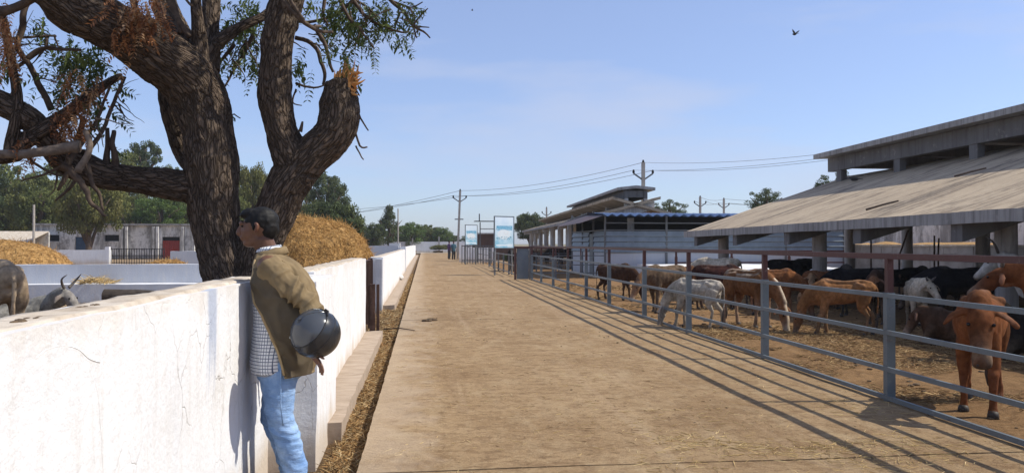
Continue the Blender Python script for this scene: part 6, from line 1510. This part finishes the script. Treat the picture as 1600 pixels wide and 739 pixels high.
# plastic bag by the far wall
p = ground(629, 437, .04); bg_ = MB().ball((0, 0, .10), (.16, .30, .11), 18, 12); me = bg_.mesh('plastic_bag', M['plastic']); V_ = verts(me); V_ += np.stack([fbm(V_*9, 3, k) for k in range(3)], 1)*.045; V_[:, 2] = np.maximum(V_[:, 2], .0); setverts(me, V_)
o = link_mesh('plastic_bag', me); o.location = (p.x-.12, p.y, .04); tag(o, 'crumpled white plastic bag on the ledge by the far wall', 'bag')
# chips on the near wall top
for i, (u, v) in enumerate(((40, 500), (24, 504), (130, 481), (152, 477), (60, 498), (118, 475))):
    p = ground(u, v, 1.262)
    if not -1.33 < p.x < -1.13: p.x = max(-1.31, min(-1.14, p.x))
    mb = MB()
    for k in range(3): mb.ball((p.x+RNG.uniform(-.012, .012), p.y+RNG.uniform(-.03, .03), 1.262), (.012, .022, .007), 7, 4)
    if i == 0: cm = mb
    else: cm.v, cm.f = cm.v+mb.v, cm.f+[tuple(j+len(cm.v) for j in f) for f in mb.f]
o = cm.build('droppings', M['dung'], origin=(-1.26, 3, 1.25)); tag(o, 'dry droppings along the top of the near white wall', None, None, 'stuff')
# straw stacks
def stack(label, c, rx, ry, h, nst, L, r, seed, flat=.5, core='hay', prof=None):
    mb = MB(); nu, nv = 64, 22; P = np.zeros((nv+1, nu+1, 3))
    for j in range(nv+1):
        t = j/nv; rr = (1-t**2.2)**.55 if t < 1 else 0
        rr = math.cos(t*PI/2)**flat; zz = h*math.sin(t*PI/2)
        for i in range(nu+1):
            th = 2*PI*i/nu; P[j, i] = (rx*rr*math.cos(th), ry*rr*math.sin(th), zz)
    q = P.reshape(-1, 3); q += np.stack([fbm(q*.9+seed, 3, k) for k in range(3)], 1)*np.array([.12, .12, .10])*min(1, h); q += np.stack([fbm(q*5+seed, 2, k) for k in range(3)], 1)*.035
    P = q.reshape(P.shape); P[:, -1] = P[:, 0]; P[0, :, 2] = -.1
    rt = grid(mb, P).build('straw_heap', M[core], origin=(0, 0, 0), smooth=True); rt.location = c; WLOC[rt.name] = Vector((0, 0, 0)); tag(rt, label, 'straw heap')
    global st; st = Straw()
    j = RNG.integers(1, nv-1, nst); i = RNG.integers(0, nu, nst); f = RNG.uniform(0, 1, (nst, 1)); g_ = RNG.uniform(0, 1, (nst, 1))
    Q = P[j, i]*(1-f)*(1-g_)+P[j, i+1]*f*(1-g_)+P[j+1, i]*(1-f)*g_+P[j+1, i+1]*f*g_
    nrm = Q/np.array([rx, ry, h])**2; nrm /= np.linalg.norm(nrm, axis=1)[:, None]+1e-9
    D = RNG.normal(0, 1, (nst, 3)); D -= nrm*np.sum(D*nrm, 1)[:, None]*.8; D[:, 2] -= .5; fly = RNG.uniform(0, 1, nst) < .10; D[fly] += nrm[fly]*RNG.uniform(.5, 1.6, (int(fly.sum()), 1))
    st.add(Q+nrm*.01, D, RNG.uniform(L*.5, L*1.4, nst), RNG.uniform(r*.6, r*1.3, nst), [(.55, .325, .115), (.45, .255, .08), (.61, .385, .15), (.35, .19, .06)])
    st.build('straw', rt); return rt
p = at(487, 400, 23); stack('tall rounded golden straw stack behind the white wall, right of the large tree', (p.x-.25, 23.5, 0), 2.15, 2.6, 2.22, 26000, .17, .0055, 3, .72)
p = at(10, 400, 38); stack('broad golden straw heap at the far left beyond the trough wall', (p.x-.6, 38, 0), 3.4, 2.4, 1.62, 8000, .24, .009, 8, .9)
p = at(262, 400, 46); stack('small low straw heap in front of the short grey wall', (p.x, 46, 0), 1.15, .9, .55, 1500, .25, .012, 5, .9)
# hay in the trough, log
st = Straw(); n = 160; u_ = RNG.uniform(0, 1, n); pa, pb2 = at(125, 0, 20.6), at(172, 0, 20.6)
Pn = np.stack([pa.x+(pb2.x-pa.x)*u_, RNG.normal(20.7, .2, n), .46+RNG.uniform(0, .16, n)*np.sin(u_*PI)], 1); st.add(Pn, flatdir(n, .4), RNG.uniform(.15, .4, n), RNG.uniform(.006, .011, n), YEL)
st.build('fodder', None, 'yellow fodder straw lying between the horned cow and the log')
pa = at(163, 463, 15.5); pz = pa.z
lg = rough_box(MB(), (0, 0, 0), (.01, .01, .01)) and None
mb = MB(); P_, R_r = spline([(pa.x, 15.5, pz), (pa.x+.6, 15.48, pz+.0), (pa.x+1.7, 15.4, pz-.02)], [.135, .125, .11], 8); mb.tube(P_, R_r, 18); me = mb.mesh('log', M['darkwood']); V_ = verts(me); setverts(me, V_+np.stack([fbm(V_*np.array([2, 8, 8]), 3, k) for k in range(3)], 1)*.010-np.array([pa.x, 15.5, 0]))
o = link_mesh('log', me); o.location = (pa.x, 15.5, 0); tag(o, 'thick dark log propped up right of the horned cow', 'log')
for k, xx in enumerate((.25, 1.45)): MB().bar((xx, 0, 0), (xx, 0, pz-.10), .16, .2, (0, 1, 0)).build('prop', M['wood'], o, local=True)
# distant person by the leaning pole
def far_person(label, u, Y, cl, rz):
    p = at(u, 0, Y); b = Body(); S_ = (.10, .05, .032)
    b.chain([(0, 0, .82), (0, 0, 1.05), (0, 0, 1.3), (0, 0, 1.42)], [(.17, .11), (.15, .10), (.19, .11), (.09, .07)], S_, ref=(1, 0, 0))
    b.chain([(0, 0, 1.4), (0.01, 0, 1.52)], [.055, .055], S_, ref=(1, 0, 0)); b.ball((.015, 0, 1.61), (.095, .078, .115), S_)
    for sg in (-1, 1):
        b.chain([(0, sg*.09, .85), (.02, sg*.1, .48), (-.02, sg*.1, .08), (.1, sg*.1, .04)], [.09, .06, .045, .04], S_, ref=(0, 1, 0)); b.chain([(0, sg*.17, 1.36), (-.02, sg*.24, 1.1), (.06, sg*.25, .86), (.08, sg*.25, .76)], [.055, .042, .03, .032], S_, ref=(1, 0, 0))
    me = b.mesh('person', M['skin'], .02, 2); r = link_mesh('person', me); r.location = (p.x, Y, 0); r.rotation_euler = (0, 0, rz); tag(r, label, 'person')
    c = Body(); c.chain([(0, 0, .78), (0, 0, 1.05), (0, 0, 1.3), (0, 0, 1.43)], [(.19, .13), (.175, .125), (.21, .13), (.10, .085)], S_, ref=(1, 0, 0))
    for sg in (-1, 1): c.chain([(0, sg*.17, 1.36), (-.02, sg*.24, 1.1)], [.075, .06], S_, ref=(1, 0, 0))
    me = remeshed(c.mb, 'shirt', .02, 2); me.materials.append(M[cl]); link_mesh('shirt', me, r)
    c = Body()
    for sg in (-1, 1): c.chain([(0, sg*.08, .86), (.02, sg*.1, .48), (-.02, sg*.1, .1)], [.11, .085, .075], S_, ref=(0, 1, 0))
    me = remeshed(c.mb, 'trousers', .02, 2); me.materials.append(M['black']); link_mesh('trousers', me, r)
    c = Body(); c.ball((.0, 0, 1.655), (.10, .085, .085), S_); me = remeshed(c.mb, 'hair', .02, 2); me.materials.append(M['hair']); link_mesh('hair', me, r)
far_person('far-off person in teal clothes standing beside the leaning pole', 709, 70, 'teal', -1.2)
far_person('far-off person in purple clothes left of the one in teal', 702, 72, 'purple', .5)
# ------------------------------------------------------------------ thin haze over the whole farm
hz_m = bpy.data.materials.new('haze_air'); hz_m.use_nodes = True; t = hz_m.node_tree; t.nodes.clear()
ou = t.nodes.new('ShaderNodeOutputMaterial'); pv_ = t.nodes.new('ShaderNodeVolumePrincipled'); pv_.inputs['Color'].default_value = (.9, .94, 1.0, 1); pv_.inputs['Density'].default_value = .0004; pv_.inputs['Anisotropy'].default_value = .2
t.links.new(pv_.outputs[0], ou.inputs['Volume'])
tag(MB().box((-950, -350, -1.3), (950, 1550, 14)).build('haze', hz_m), None, None, None, 'stuff')
